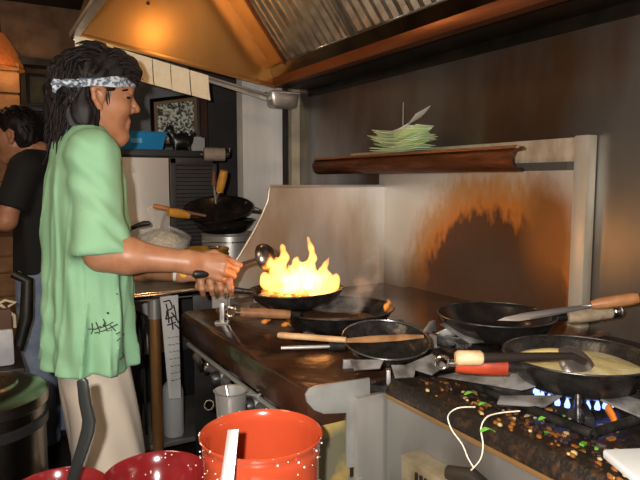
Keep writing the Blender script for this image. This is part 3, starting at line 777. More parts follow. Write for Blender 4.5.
ld = bpy.data.lights.new('flame_light', 'POINT'); ld.energy = .9; ld.color = (1, .42, .12); ld.shadow_soft_size = .05
lo = bpy.data.objects.new('flame_light', ld); lo.location = P1(303, 268); COL.objects.link(lo)
# steam
STM = bpy.data.materials.new('steam_haze'); STM.use_nodes = True
n_ = STM.node_tree.nodes; lk = STM.node_tree.links; n_.remove(n_['Principled BSDF'])
vs_ = n_.new('ShaderNodeVolumeScatter'); vs_.inputs[0].default_value = (.85, .75, .70, 1); tc_ = n_.new('ShaderNodeTexCoord')
nz_ = n_.new('ShaderNodeTexNoise'); nz_.inputs['Scale'].default_value = 22; nz_.inputs['Detail'].default_value = 3
mr_ = n_.new('ShaderNodeMapRange'); mr_.inputs[1].default_value = .45; mr_.inputs[2].default_value = .75; mr_.inputs[3].default_value = 0; mr_.inputs[4].default_value = 14
lk.new(tc_.outputs['Object'], nz_.inputs['Vector']); lk.new(nz_.outputs['Fac'], mr_.inputs[0]); lk.new(mr_.outputs[0], vs_.inputs['Density']); lk.new(vs_.outputs[0], n_['Material Output'].inputs['Volume'])
prs = [('e', P(338, 302, 1.55), (.09, .09, .020)), ('c', P(352, 298, 1.55), P(368, 276, 1.57), .042, .030), ('c', P(368, 276, 1.57), P(376, 250, 1.59), .028, .012)]
lo_, hi_ = bounds(prs, .02); m = MB(); implicit(m, lambda p: union(p, prs, .02), lo_, hi_, .007)
single(m, 'steam', STM, 'thin steam drifting up from the pan with the brown wooden handle', 'steam', P(335, 306, 1.49), kind='stuff')

# ================================================================== ORDER SLIPS ON SPIKE (on the shelf)
sx, sy, sz = 1.252, 1.625, 1.339
t = thing('order_spike', 'thin wire order spike standing on the burnt shelf', 'order spike', (sx, sy, sz))
MB().lathe([(0, 0), (.035, 0), (.035, .003), (.01, .006), (0, .006)], (sx, sy, sz), n=24).build('base', BLACK, t)
MB().tube([(sx, sy, sz+.004), (sx, sy, sz+.172)], [.0014, .0011], 8).build('spike', mat('bright_wire', (.8, .8, .8), .3, .6), t)
PG = [mat('green_slip', (.70, .84, .46), .7, 0, (.62, .78, .40), 30), mat('pale_green_slip', (.82, .90, .62), .7, 0, (.76, .86, .56), 30), mat('white_slip', (.86, .87, .78), .7)]
random.seed(21); NS = 26
lay = ['lowest', 'top']
def slip_mesh(w, l, bend, twist):
    m = MB(); n = 9; T = []
    for i in range(n):
        u = i/(n-1)-.5
        T.append((u*l, bend*u*u*4*.5+twist*u))
    rows = []
    for (yy, zz_) in T: rows.append([V((-w/2, yy, zz_)), V((w/2, yy, zz_+twist*.2))])
    for i in range(n-1):
        a, b_, c, d_ = rows[i][0], rows[i][1], rows[i+1][1], rows[i+1][0]; e = V((0, 0, .0009))
        m.add([a, b_, c, d_, a+e, b_+e, c+e, d_+e], [(0, 3, 2, 1), (4, 5, 6, 7), (0, 4, 7, 3), (1, 2, 6, 5)] + ([(0, 1, 5, 4)] if i == 0 else []) + ([(3, 7, 6, 2)] if i == n-2 else []))
    return m
for k in range(NS):
    m = slip_mesh(.085, random.uniform(.17, .215) if k else .20, .010+.0016*k*random.uniform(.4, 1.3), random.uniform(-.01, .01))
    z = sz+.006+.0027*k
    o = m.build('order_slip', PG[2] if k == NS-1 else PG[k % 2 if k < 20 else 1])
    o.location = (sx+random.uniform(-.008, .008), sy+random.uniform(-.025, .025), z); o.rotation_euler = (random.uniform(-.03, .03), 0, random.uniform(-.32, .32))
    if k == NS-1: tag(o, 'white order slip lying on top of the green stack on the spike', 'order slip', 'order slips on the shelf spike')
    elif k == NS-2: tag(o, 'uppermost green order slip on the spike, just under the white one', 'order slip', 'order slips on the shelf spike')
    elif k == 0: tag(o, 'lowest green order slip on the spike, next to the shelf', 'order slip', 'order slips on the shelf spike')
    else: tag(o, 'green order slip in the middle of the stack on the shelf spike', 'order slip', 'order slips on the shelf spike')
# raised white ticket leaning up at the right
m = MB(); q0 = V((sx-.03, sy-.01, sz+.074)); 
rows = []
for i in range(7):
    u = i/6; rows.append((q0 + V((-.01, -.01-.095*u, .004+.042*u - .012*sin(PI*u))), q0 + V((.055, -.005-.095*u, .036+.040*u - .012*sin(PI*u)))))
for i in range(6):
    a, b_, c, d_ = rows[i][0], rows[i][1], rows[i+1][1], rows[i+1][0]; e = V((0, 0, .0009))
    m.add([a, b_, c, d_, a+e, b_+e, c+e, d_+e], [(0, 3, 2, 1), (4, 5, 6, 7), (0, 4, 7, 3), (1, 2, 6, 5), (0, 1, 5, 4), (3, 7, 6, 2)])
single(m, 'order_slip', PG[2], 'white order slip curling up from the right end of the green stack', 'order slip', q0, 'order slips on the shelf spike')
# ================================================================== SIDE COUNTER AND WHAT STANDS ON IT
ZC = .846
ct = thing('steel_counter', 'steel side counter beyond the chef, its rolled front edge on a brown pole leg', 'counter', (.75, 2.45, 0))
MB().prism([(.30, 2.20, ZC-.035), (.30, 2.20, ZC-.006), (.30, 2.207, ZC), (.30, 2.74, ZC), (.30, 2.74, ZC-.035)], (.80, 0, 0)).build('worktop', STEEL, ct, bevel=.003)
MB().tube([(.30, 2.207, ZC-.016), (1.10, 2.207, ZC-.016)], .017, 14).build('rolled_edge', CHROME, ct)
POLE = mat('rusty_pole', (.34, .17, .06), .4, .4, (.16, .075, .025), 14, (.35, .7), (1, 1, .3))
for x, y in ((.565, 2.235), (1.05, 2.235), (.36, 2.68), (1.05, 2.68)):
    o = MB().tube([(x, y, 0), (x, y, ZC-.09)], .021, 16).build('leg', POLE, ct)
    MB().tube([(x, y, ZC-.11), (x, y, ZC-.035)], .025, 16).build('leg_collar', STEEL, o)
    MB().lathe([(0, .0), (.05, .0), (.05, .008), (.026, .02), (.026, .045), (0, .045)], (x, y, 0), n=20).build('leg_foot', STEELD, o)
MB().box((.34, 2.24, .22), (1.07, 2.70, .24)).build('under_shelf', STEELD, ct, bevel=.003)
# steel cladding to the right of the counter, ending against the range
MB().box((.70, 2.19, .1), (1.09, 2.198, ZC-.03)).build('front_panel', mat('dark_apron_steel', (.10, .09, .085), .4, .9, (.06, .055, .05), 8), ct, bevel=.001)
# plain dark board behind the counter under the machine
im = thing('ice_machine', 'steel fronted ice machine with a black top and a louvred vent, behind the counter', 'ice machine', (.79, 3.0, 0))
X0, X1, XS = .563, 1.005, .782
MB().box((X0, 2.765, .10), (X1, 3.25, 1.365)).build('body', BLACKP, im, bevel=.004)
MB().box((X0-.012, 2.745, 1.362), (X1+.07, 3.26, 1.392)).build('top', mat('black_rubber_top', (.018, .018, .018), .5), im, bevel=.004)
dr = MB().box((X0+.008, 2.748, .45), (XS-.004, 2.766, 1.355)).build('door', mat('ice_door_steel', (.68, .66, .62), .36, .3, (.56, .53, .49), 5, (.3, .75), (1, 1, .3), rvar=.08), im, bevel=.004)
MB().box((X0-.006, 2.742, .40), (X0+.006, 2.77, 1.362)).build('corner_trim', CHROME, im, bevel=.002)
MB().box((X0+.04, 2.744, 1.288), (X0+.062, 2.749, 1.312)).build('door_badge', WHITE, dr, bevel=.001)
MB().box((XS, 2.752, .45), (X1, 2.766, 1.355)).build('vent_backing', DGREY, im)
lv = MB()
for k in range(21):
    z = 1.325-.0185*k
    lv.prism([(XS+.03, 2.754, z), (XS+.03, 2.738, z-.006), (XS+.03, 2.738, z-.009), (XS+.03, 2.754, z-.004)], (X1-XS-.05, 0, 0))
lv.build('louvre', DGREY, im, smooth=20)
f = MB(); f.box((XS, 2.742, .93), (XS+.028, 2.766, 1.355)); f.box((X1-.02, 2.742, .93), (X1, 2.766, 1.355)); f.box((XS, 2.742, 1.33), (X1, 2.766, 1.355)); f.build('vent_frame', DGREY, im, bevel=.002)
for x in (X0+.04, X1-.04):
    for y in (2.80, 3.2): MB().tube([(x, y, 0), (x, y, .10)], .02, 10).build('leg', BLACK, im)
# things on the machine
ZI = 1.392
BLUEP = mat('blue_plastic', (.02, .27, .58), .4, 0, (.02, .24, .52), 10)
def tub(lo, hi, z0, z1, fl, th):
    rings = []
    for (s_, z) in ((0, z0), (fl, z1), (fl+.006, z1), (fl+.006, z1+.004), (fl-th, z1+.004), (-th, z0+th), ):
        rings.append([V((lo[0]-s_, lo[1]-s_, z)), V((hi[0]+s_, lo[1]-s_, z)), V((hi[0]+s_, hi[1]+s_, z)), V((lo[0]-s_, hi[1]+s_, z))])
    return MB().loft(rings)
t = thing('blue_tray', 'bright blue plastic tray on top of the ice machine, in front of the chef\'s chin', 'tray', (.67, 2.86, ZI))
tub((.56, 2.80), (.765, 2.95), ZI+.001, ZI+.078, .016, .004).build('tray', BLUEP, t, bevel=.003)
MB().box((.62, 2.7885, ZI+.03), (.67, 2.7925, ZI+.05)).build('moulded_mark', mat('pale_blue_mark', (.12, .42, .7), .4), t)
# black potted plant / figurine
t = thing('black_ornament', 'black spiky animal ornament on the ice machine, right of the blue tray', 'ornament', (.865, 2.85, ZI))
pr = [('e', (.87, 2.85, ZI+.045), (.055, .03, .034)), ('c', (.835, 2.85, ZI+.06), (.815, 2.848, ZI+.088), .022, .016), ('c', (.808, 2.848, ZI+.098), (.793, 2.846, ZI+.088), .016, .008),
      ('c', (.816, 2.842, ZI+.105), (.812, 2.838, ZI+.130), .007, .002), ('c', (.826, 2.856, ZI+.104), (.834, 2.86, ZI+.126), .007, .002),
      ('c', (.838, 2.84, ZI+.03), (.836, 2.835, ZI+.006), .010, .009), ('c', (.842, 2.865, ZI+.03), (.842, 2.868, ZI+.006), .010, .009), ('c', (.90, 2.84, ZI+.03), (.905, 2.836, ZI+.006), .011, .009), ('c', (.90, 2.862, ZI+.03), (.905, 2.866, ZI+.006), .011, .009),
      ('c', (.915, 2.85, ZI+.06), (.935, 2.85, ZI+.09), .013, .006), ('c', (.87, 2.85, ZI+.075), (.872, 2.85, ZI+.095), .014, .003), ('c', (.89, 2.85, ZI+.075), (.895, 2.85, ZI+.093), .012, .003)]
lo_, hi_ = bounds(pr, .01); m = MB(); implicit(m, lambda p: union(p, pr, .012), lo_, hi_, .004); m.build('body', mat('black_glaze', (.012, .014, .012), .3), t)
t = thing('white_carton', 'small white carton on the ice machine behind the black ornament', 'carton', (.965, 2.93, ZI))
MB().box((.925, 2.90, ZI+.001), (1.005, 2.96, ZI+.072)).build('box', mat('dull_white_card', (.40, .39, .38), .6), t, bevel=.003)
MB().box((.945, 2.9, ZI+.069), (.985, 2.962, ZI+.075)).build('flap', mat('dull_white_card', (.4, .39, .38)), t)
# framed picture leaning on top at the back
t = thing('picture_frame', 'dark framed black and white group picture behind the ice machine', 'picture', (.98, 3.25, ZI))
A, B, C_, D_ = PY(150, 99, 3.27), PY(200, 93, 3.27), PY(201, 147, 3.25), PY(152, 147, 3.25)
def quadframe(inner, outer):
    m = MB()
    for i in range(4):
        a, b_, c, d_ = outer[i], outer[(i+1) % 4], inner[(i+1) % 4], inner[i]; m.prism([a, b_, c, d_], (0, .02, 0))
    return m
C4 = [A, B, C_, D_]; cen = sum(C4, V((0, 0, 0)))/4
ins = [cen+(q-cen)*.86 for q in C4]; ins2 = [cen+(q-cen)*.74 for q in C4]
quadframe(ins, [q+V((0, -.006, 0)) for q in C4]).build('frame', mat('dark_frame', (.014, .010, .008), .4), t, bevel=.003)
quadframe(ins2, ins).build('mat_board', mat('tan_mat_board', (.22, .13, .07), .6), t)
PIC = mat('photo_print', (.05, .055, .045), .3, 0, (.75, .78, .66), 75, (.42, .60), detail=3)
MB().prism([q+V((0, .006, 0)) for q in ins2], (0, .012, 0)).build('print', PIC, t)
MB().prism([q+V((0, .022, 0)) for q in ins], (0, .006, 0)).build('back_board', DGREY, t)
# paper roll on a wall bracket sticking out from the machine
t = thing('paper_roll', 'brown paper towel roll lying on the right end of the ice machine top', 'paper roll', (.99, 2.72, ZI))
ra, rb = V((.935, 2.715, 1.374)), V((1.03, 2.690, 1.374))
dr_ = (rb-ra).normalized()
MB().lathe([(.012, 0), (.030, 0), (.031, .002), (.031, .094), (.030, .096), (.012, .096)], ra, dr_, 28, closed=True).build('roll', mat('brown_paper', (.30, .24, .19), .8, 0, (.24, .19, .15), 30), t)
MB().lathe([(.010, -.002), (.0125, -.002), (.0125, .099), (.010, .099)], ra, dr_, 20, closed=True).build('core', mat('red_brown_core', (.17, .07, .04), .7), t)
MB().tube([ra-dr_*.01, rb+dr_*.02, rb+dr_*.02+V((0, 0, .03))], .004, 8).build('holder_rod', CHROME, t)
MB().tube([ra-dr_*.01, ra-dr_*.01+V((0, .06, 0))], .004, 8).build('holder_arm', STEELD, t)

# tub of white food wrapped in a clear bag
t = thing('food_tub', 'clear tub of shredded white food in a plastic bag, behind the chef\'s forearm', 'tub', (.665, 2.46, ZC))
cc = V((.665, 2.46, ZC))
CLR = mat('clear_plastic', (.75, .74, .70), .2, 0, alpha=.28)
MB().lathe([(0, 0), (.080, 0), (.088, .01), (.102, .15), (.105, .153), (.101, .155), (.098, .15), (.085, .012), (0, .004)], cc, n=36).build('tub', CLR, t)
SHR = mat('shredded_white', (.84, .77, .60), .6, 0, (.68, .58, .38), 60, (.35, .65), bump=.7, bscale=90)
m = MB(); implicit(m, lambda p: ell(p, (cc.x, cc.y, ZC+.092), (.097, .097, .105)) + .006*np.sin(p[:, 0]*160)*np.sin(p[:, 1]*150)*np.sin(p[:, 2]*170), (cc.x-.12, cc.y-.12, ZC-.03), (cc.x+.12, cc.y+.12, ZC+.23), .006)
m.build('shreds', SHR, t)
BAG = mat('crinkled_bag', (.85, .83, .78), .22, 0, alpha=.22)
m = MB(); rings = []; n = 40
for i in range(9):
    u = i/8; r = .107+.006*sin(u*PI)+(.0 if u < .5 else -.085*((u-.5)/.5)**1.3)
    z = ZC+.13+.085*u
    rings.append([cc-V((0, 0, ZC))+V((r*(1+.06*sin(7*2*PI*j/n+u*5)+.04*sin(11*2*PI*j/n))*cos(2*PI*j/n), r*(1+.06*sin(6*2*PI*j/n+u*3))*sin(2*PI*j/n), z+.006*sin(9*2*PI*j/n))) for j in range(n)])
m.loft(rings, cap=False).build('bag', BAG, t)
m = MB(); rings = []
for i in range(6):
    u = i/5; r = .012+.03*u**1.5
    rings.append([V((cc.x-.03+.01*u+r*cos(2*PI*j/16)*(1+.3*sin(3*2*PI*j/16)), cc.y-.03+r*sin(2*PI*j/16)*.6, ZC+.215+.085*u+.008*sin(4*2*PI*j/16))) for j in range(16)])
m.loft(rings, cap=False).build('bag_neck', BAG, t)
# stack of yellow wooden bowls
YB = mat('yellow_bowl', (.42, .22, .035), .4, 0, (.30, .14, .02), 14)
nl = ['lowest', 'second from the bottom', 'third from the bottom', 'fourth from the bottom', 'topmost']
bx = V((.800, 2.31, 0))
for k in range(5):
    z = ZC + .001 + .020*k
    m = MB().lathe([(0, 0), (.050, 0), (.055, .004), (.078, .030), (.088, .052), (.086, .055), (.083, .052), (.073, .030), (.05, .008), (0, .006)], (bx.x+random.uniform(-.003, .003), bx.y, z), n=36)
    single(m, 'bowl', YB, 'yellow-brown bowl, %s of the stack behind the chef\'s hands' % nl[k], 'bowl', (bx.x, bx.y, z), 'yellow bowls stacked on the counter')
# steel stockpot with two woks on top
px_ = V((.956, 2.46, ZC)); t = thing('stock_pot', 'shiny steel pot on the counter carrying two black woks', 'pot', px_)
MB().lathe([(0, 0), (.115, 0), (.12, .005), (.12, .172), (.125, .177), (.122, .180), (.116, .177), (.116, .008), (0, .006)], px_, n=48).build('pot', STEEL, t)
MB().torus(px_+V((0, 0, .148)), .121, .003, (0, 0, 1), 48).build('band', CHROME, t)
ha = [px_+V((-.10, -.075, .13)), px_+V((-.13, -.10, .132)), px_+V((-.10, -.125, .132)), px_+V((-.068, -.103, .13))]
MB().tube(ha, .006, 10).build('handle', CHROME, t)
WKM = IRONW
def wok(label, base, r, h, hp, gm, gr=.014, axis=(0, 0, 1), socket=.3):
    ax = V(axis).normalized(); t = thing('wok', label, 'wok', base, 'woks stacked on the steel pot')
    pf = [(0, 0)]+[(r*(.55+.45*(i/10)), h*(i/10)**1.6) for i in range(0, 11)]
    pf += [(r+.003, h+.002), (r-.001, h+.003)]+[(max(0, a-.003), z+.003) for a, z in pf[:12][::-1]]
    MB().lathe(pf, base, ax, 56).build('bowl', WKM, t, smooth=60)
    A, B = V(hp[0]), V(hp[1]); d = B-A; S1 = A+d*socket
    MB().tube([A, S1], .009, 10).build('handle_socket', CHROME, t)
    pts = [S1.lerp(B, i/8) for i in range(9)]
    MB().tube(pts, [gr*(.8+.3*sin(PI*(.1+.75*i/8))) for i in range(9)], 14).build('handle', gm, t)
    MB().torus(S1, .0125, .004, d.normalized()).build('collar', CHROME, t)
    return t
w0 = V((.930, 2.46, ZC+.181))
wok('lower black wok on the steel pot, its yellow handle with a steel collar pointing left', w0, .133, .056, (P(198, 216, 2.43), P(168, 212, 2.36)), WOODY, .017)
w1 = w0+V((-.016, .01, .063))
wok('upper black wok on the steel pot, its yellow handle standing upright at the back', w1, .150, .046, (P(218, 199, 2.61), P(224, 171, 2.57)), WOODY, .017, -FWH*.33+V((0, 0, .94)), .25)
t = thing('wooden_scraper', 'brown wooden stick lying over the rim of the upper wok, pointing left', 'spatula', P(180, 209, 2.52))
a, c = P(153, 206, 2.37), P(206, 216, 2.41)
MB().tube([a, a.lerp(c, .06), a.lerp(c, .3)], [.008, .011, .010], 12).build('handle', WOODD if False else mat('orange_wood', (.42, .17, .045), .45, 0, (.3, .11, .03), 30), t)
MB().tube([a.lerp(c, .29), c], [.010, .006], 12).build('shaft', WOODD, t)
t = thing('brown_handled_turner', 'brown wooden handle standing behind the yellow wok handle', 'turner', P(214, 190, 2.84))
MB().tube([P(214, 172, 2.70), P(214, 186, 2.70)], [.009, .013], 12).build('handle', WOODD, t); MB().tube([P(214, 186, 2.70), P(216, 204, 2.68)], .006, 10).build('shaft', STEELD, t)
# white cup and rod beyond the splash guard
t = thing('white_cup', 'white plastic cup on the wall ledge beyond the splash guard', 'cup', (1.235, 2.44, 1.116))
SB = thing('wall_ledge', 'narrow dark steel ledge on the wall beyond the splash guard', 'ledge', (1.25, 2.45, 1.1))
MB().box((1.12, 2.34, 1.100), (XW-.004, 2.59, 1.115)).build('ledge', STEELD, SB, bevel=.002)
MB().prism([(XW-.004, 2.45, 1.100), (XW-.004, 2.45, 1.00), (1.22, 2.45, 1.100)], (0, .006, 0)).build('bracket', STEELD, SB)
MB().lathe([(0, 0), (.022, 0), (.028, .098), (.030, .101), (.027, .101), (.020, .004), (0, .003)], (1.235, 2.44, 1.116), n=28).build('cup', WHITEP, t)
t = thing('skewer', 'thin steel skewer laid over the ledge by the white cup', 'skewer', P(266, 212, 2.6))
MB().tube([P(248, 204, 2.66), P(266, 212, 2.60)], .002, 8).build('rod', CHROME, t); MB().torus(P(247, 203.5, 2.66), .006, .0015, V(FW), 16, 6).build('ring', CHROME, t)
# black pan handle and knife left of the tub
t = thing('hidden_pot', 'steel pot on the counter mostly hidden behind the green shirt', 'pot', (.42, 2.37, ZC))
MB().lathe([(0, 0), (.095, 0), (.10, .006), (.10, .182), (.104, .186), (.100, .188), (.096, .184), (.096, .008), (0, .006)], (.42, 2.37, ZC), n=48).build('pot', STEEL, t)
MB().tube([(.515, 2.36, ZC+.15), (.535, 2.35, ZC+.15), (.535, 2.32, ZC+.15), (.512, 2.32, ZC+.15)], .005, 8).build('handle', CHROME, t)
t = thing('black_handled_pan', 'small black pan stacked on the hidden pot, its handle showing beside the green shirt', 'pan', (.42, 2.37, ZC+.189))
MB().lathe(pan_profile(.105, .04, .75), (.42, 2.37, ZC+.189), (0, 0, 1), 40).build('bowl', IRON, t, smooth=60)
MB().tube([(.51, 2.33, ZC+.225), (.53, 2.32, ZC+.235), (.555, 2.308, ZC+.243), (.572, 2.30, ZC+.244)], [.008, .009, .011, .008], 12).build('handle', BLACKP, t)
# under the counter: leaning white sign sheet, clear jug, black wire racks
t = thing('white_sign', 'tall narrow white sheet with black scrawled writing under the counter', 'sign', P(172, 400, 2.15))
c4 = [P(160, 297, 2.17), P(178, 295, 2.20), P(181, 398, 2.24), P(169, 399, 2.21)]
nn = (c4[1]-c4[0]).cross(c4[2]-c4[0]).normalized()*.006
if nn.y < 0: nn = -nn
MB().prism(c4, nn).build('sheet', mat('grubby_white_sheet', (.55, .54, .52), .5, 0, (.42, .41, .39), 8), t)
m = MB(); random.seed(9)
U_ = (c4[1]-c4[0]); Vv = (c4[3]-c4[0]); off = -nn*.12
def st_(u, v): return c4[0] + U_*u + Vv*v + off
for (u0, v0, u1, v1) in ((.15, .05, .5, .04), (.5, .04, .62, .12), (.62, .12, .3, .14), (.3, .14, .2, .22), (.2, .22, .7, .20), (.3, .07, .36, .26), (.7, .09, .78, .24), (.55, .16, .9, .27), (.25, .28, .75, .26), (.5, .2, .55, .33), (.66, .28, .9, .33)):
    m.tube([st_(u0, v0), st_((u0+u1)/2+.03, (v0+v1)/2), st_(u1, v1)], .003, 6, flat=.5)
for k in range(7):
    v0 = .40+.07*k
    for (u0, u1) in ((.22, .4), (.46, .58), (.64, .84)): m.tube([st_(u0, v0), st_(u1, v0+.006)], .0012, 5)
m.build('writing', BLACK, t)['kind'] = 'stuff'
t = thing('clear_jug', 'cloudy clear plastic jug on the floor of the counter under the white sheet', 'jug', (.64, 2.30, .241))
m = MB(); rings = []
for (w, d_, z) in ((.045, .04, .242), (.05, .045, .25), (.05, .045, .42), (.045, .04, .44), (.03, .03, .455)):
    rings.append([V((.645+w*cos(2*PI*j/24)*(abs(cos(2*PI*j/24))**-.3 if abs(cos(2*PI*j/24)) > .2 else 1.2)*.8, 2.30+d_*sin(2*PI*j/24), z)) for j in range(24)])
m.loft(rings).build('jug', mat('cloudy_plastic', (.42, .42, .42), .3, 0, alpha=.85), t, bevel=0)
MB().lathe([(0, 0), (.02, 0), (.02, .02), (0, .02)], (.645, 2.30, .455), n=20).build('cap', WHITEP, t)
rl_ = ['leftmost black wire rack standing under the counter beside the shirt', 'middle black wire rack standing under the counter', 'black wire rack under the counter nearest the brown pole leg']
for k, (px, pw) in enumerate(((136, 4), (143, 5), (149, 5))):
    y = 2.30+.03*k; q = PY(px, 310+3*k, y); w = .022
    m = MB().tube([V((q.x-w*1.6, y+.05, .242)), V((q.x-w, y, q.z-.03)), V((q.x-w*.5, y, q.z)), V((q.x+w*.3, y, q.z-.01)), V((q.x+w*1.0, y, q.z-.10)), V((q.x+w*1.7, y+.05, .242))], .0055, 8)
    single(m, 'wire_rack', BLACKP, rl_[k], 'wire rack', V((q.x, y, .242)), 'black wire racks under the counter')
# ================================================================== FOREGROUND TABLE, BOWLS, POTS
ZTB = .62
tb = thing('prep_table', 'low steel table in the foreground under the red bowls and the red pot', 'table', (.2, .85, 0))
MB().box((-.30, .45, ZTB-.03), (.485, 1.155, ZTB)).build('tabletop', STEELD, tb, bevel=.004)
for x in (-.26, .445):
    for y in (.49, 1.115): MB().tube([(x, y, 0), (x, y, ZTB-.03)], .02, 12).build('leg', STEELD, tb)
def specks(mb, pts, r0, r1, n, mi):
    for k in range(n):
        p, nn = random.choice(pts); r = random.uniform(r0, r1); mb.ball(p, (r, r, r*.8), 8, mi)
# red enamel pot
rp = P(264, 430, .90); rp = V((rp.x-.006, rp.y-.003, 0)); RZ = .877; RR = .0915
t = thing('red_pot', 'big orange-red enamel pot on the near table, speckled with splashes', 'pot', (rp.x, rp.y, ZTB))
H = RZ-ZTB
prof = [(0, 0), (RR*.86, 0), (RR*.90, .006), (RR*.93, H*.6), (RR*.945, H-.030), (RR*.955, H-.026), (RR*.955, H-.018), (RR*.945, H-.014), (RR*.98, H-.006), (RR*1.0, H-.002), (RR, H), (RR*.985, H+.001), (RR*.93, H-.006), (RR*.925, H-.02), (RR*.90, .01), (0, .006)]
MB().lathe(prof, (rp.x, rp.y, ZTB), n=72).build('pot', REDE, t, smooth=50)
SPK = mat('splash_cream', (.75, .62, .50), .4)
random.seed(4); m = MB()
for k in range(44):
    a = random.uniform(PI*.95, PI*2.05) - .35; z = RZ - random.choice((random.uniform(.0, .12), random.uniform(0, .05)))
    rr = RR*(.957 if z < RZ-.032 else .985); r = random.uniform(.0007, .0019)
    m.ball((rp.x+rr*cos(a), rp.y+rr*sin(a), z), (r, r, r), 6)
for k in range(14):
    a = random.uniform(0, 2*PI); r = random.uniform(.0007, .0017); m.ball((rp.x+RR*.995*cos(a), rp.y+RR*.995*sin(a), RZ+.0), (r, r, r), 6)
m.build('splash', SPK, t)['kind'] = 'stuff'
for s_ in (-1, 1):
    c = V((rp.x, rp.y, RZ-.06)); u = V((-.3, .95, 0))*s_
    w = V((-u.y, u.x, 0))
    MB().tube([c+u*RR*.92-w*.025, c+u*(RR+.018)-w*.022, c+u*(RR+.022), c+u*(RR+.018)+w*.022, c+u*RR*.92+w*.025], .005, 10).build('handle', REDE, t)
# spoon standing against the near wall of the pot
t = thing('steel_spoon', 'flat steel spoon handle standing against the front of the red pot', 'spoon', P(222, 500, .785))
a, c = P(233.5, 429, .800), P(226, 486, .772); 
e_ = c + (c-a).normalized()*.12
MB().prism([a-RT*.0075+V((0, 0, .0)), a+RT*.0075+V((0, 0, .001)), c+RT*.0095, e_+RT*.008, e_-RT*.008, c-RT*.0085], FWH*-.0022).build('handle', STEELD, t, bevel=.0008)
be = e_+V((0, 0, -.012)); MB().ball(be, (.018, .008, .026), 16).build('spoon_bowl', STEEL, t)
# dark red bowls
def bowl(label, c, r, h, seed):
    t = thing('enamel_bowl', label, 'bowl', (c.x, c.y, c.z-h), 'dark red bowls on the near table')
    b0 = V((c.x, c.y, c.z-h))
    pf = [(0, .004), (r*.45, .004), (r*.47, 0), (r*.5, 0), (r*.52, .006), (r*.78, h*.38), (r*.93, h*.78), (r*.985, h-.003), (r, h), (r*.99, h+.002), (r*.965, h), (r*.90, h*.76), (r*.74, h*.38), (r*.5, .014), (0, .010)]
    MB().lathe(pf, b0, n=64).build('bowl', DREDE, t, smooth=60)
    random.seed(seed); m = MB()
    for k in range(26):
        a = random.uniform(0, PI); hh = random.uniform(.25, .98); rr = r*(.74+.225*((hh-.38)/.62 if hh > .38 else -.6))
        q = random.uniform(.0008, .0020); m.ball((b0.x+rr*cos(a), b0.y+rr*sin(a), b0.z+h*hh), (q, q, q), 6)
    m.build('splash', SPK, t)['kind'] = 'stuff'
    return t
c2 = P(156, 474, 1.10); bowl('dark red speckled enamel bowl left of the big orange-red pot', c2, .0935, c2.z-ZTB-.001, 2)
c1 = P(57, 490, 1.05); bowl('dark red enamel bowl in the bottom left corner with the black spatula handle in it', c1, .084, c1.z-ZTB-.001, 6)
t = thing('black_spatula', 'bent black spatula handle rising from the bottom left bowl', 'spatula', P(68, 500, 1.07))
def strap(pl, w, th, up=None):
    m = MB(); rings = []
    for i, (p, wi) in enumerate(zip(pl, w)):
        d = (pl[min(i+1, len(pl)-1)]-pl[max(i-1, 0)]).normalized(); n = V(FW).cross(d).normalized(); b_ = d.cross(n).normalized()
        rings.append([p+n*wi*cos(2*PI*j/14)*(1 if abs(cos(2*PI*j/14)) < .5 else .93) + b_*th*sin(2*PI*j/14) for j in range(14)])
    return m.loft(rings)
pl = [P(82, 379, 1.0), P(82.5, 381, 1.0), P(85, 402, 1.01), P(89, 420, 1.02), P(88, 430, 1.022), P(83, 447, 1.03), P(74, 474, 1.045), P(64, 506, 1.06)]
strap(pl, [.006, .0105, .0115, .0125, .0125, .0115, .0105, .011], .0045).build('handle', mat('matt_black_plastic', (.018, .020, .019), .42), t)
a = pl[-1]; m = MB().obox(a+V((0, 0, -.012)), RT*.022, V((FWH.x, FWH.y, 0))*.003, V((0, 0, .014))); m.build('blade', BLACKP, t, bevel=.001)
# stainless stock pot on a stool, with its lid
sc = P(-25, 395, 1.40); SZ = .765; SR = .148; sb = .30
t = thing('tall_stock_pot', 'tall steel stock pot with a clamped lid at the left edge, beside the pale trousers', 'pot', (sc.x, sc.y, sb))
POTM = mat('dark_shiny_pot', (.30, .28, .25), .24, 1, (.20, .18, .16), 5, (.3, .75), (1, 1, .2), rvar=.05)
MB().lathe([(0, 0), (SR-.01, 0), (SR, .012), (SR, SZ-sb-.035), (SR-.006, SZ-sb-.035), (SR-.006, .014), (0, .008)], (sc.x, sc.y, sb), n=64).build('pot', POTM, t)
MB().lathe([(SR, SZ-sb-.090), (SR+.006, SZ-sb-.088), (SR+.006, SZ-sb-.068), (SR, SZ-sb-.066)], (sc.x, sc.y, sb), n=64).build('clamp_band', BLACKP, t)
lid = MB().lathe([(SR+.004, -.040), (SR+.008, -.036), (SR+.008, -.012), (SR-.002, -.002), (SR*.80, .006), (SR*.62, .008), (SR*.60, .014), (SR*.45, .016), (SR*.43, .010), (.03, .012), (0, .012)], (sc.x, sc.y, SZ), n=64).build('lid', mat('lid_steel', (.36, .33, .28), .28, 1, (.22, .2, .16), 7), t)
MB().torus((sc.x, sc.y, SZ+.016), SR*.33, .006, (0, 0, 1), 40).build('lid_ring', CHROME, lid)
MB().lathe([(0, 0), (.02, 0), (.022, .02), (.03, .028), (.028, .036), (0, .038)], (sc.x, sc.y, SZ+.011), n=24).build('lid_knob', BLACKP, lid)
q = V((sc.x, sc.y, 0))+ (RT*.42-V((FWH.x, FWH.y, 0))*.9).normalized()*(SR+.009)
MB().obox(V((q.x, q.y, SZ-.06)), RT*.013, V((FWH.x, FWH.y, 0))*.006, V((0, 0, .035))).build('clamp', CHROME, t, bevel=.002)
t = thing('stool', 'dark wooden stool under the tall stock pot', 'stool', (sc.x, sc.y, 0))
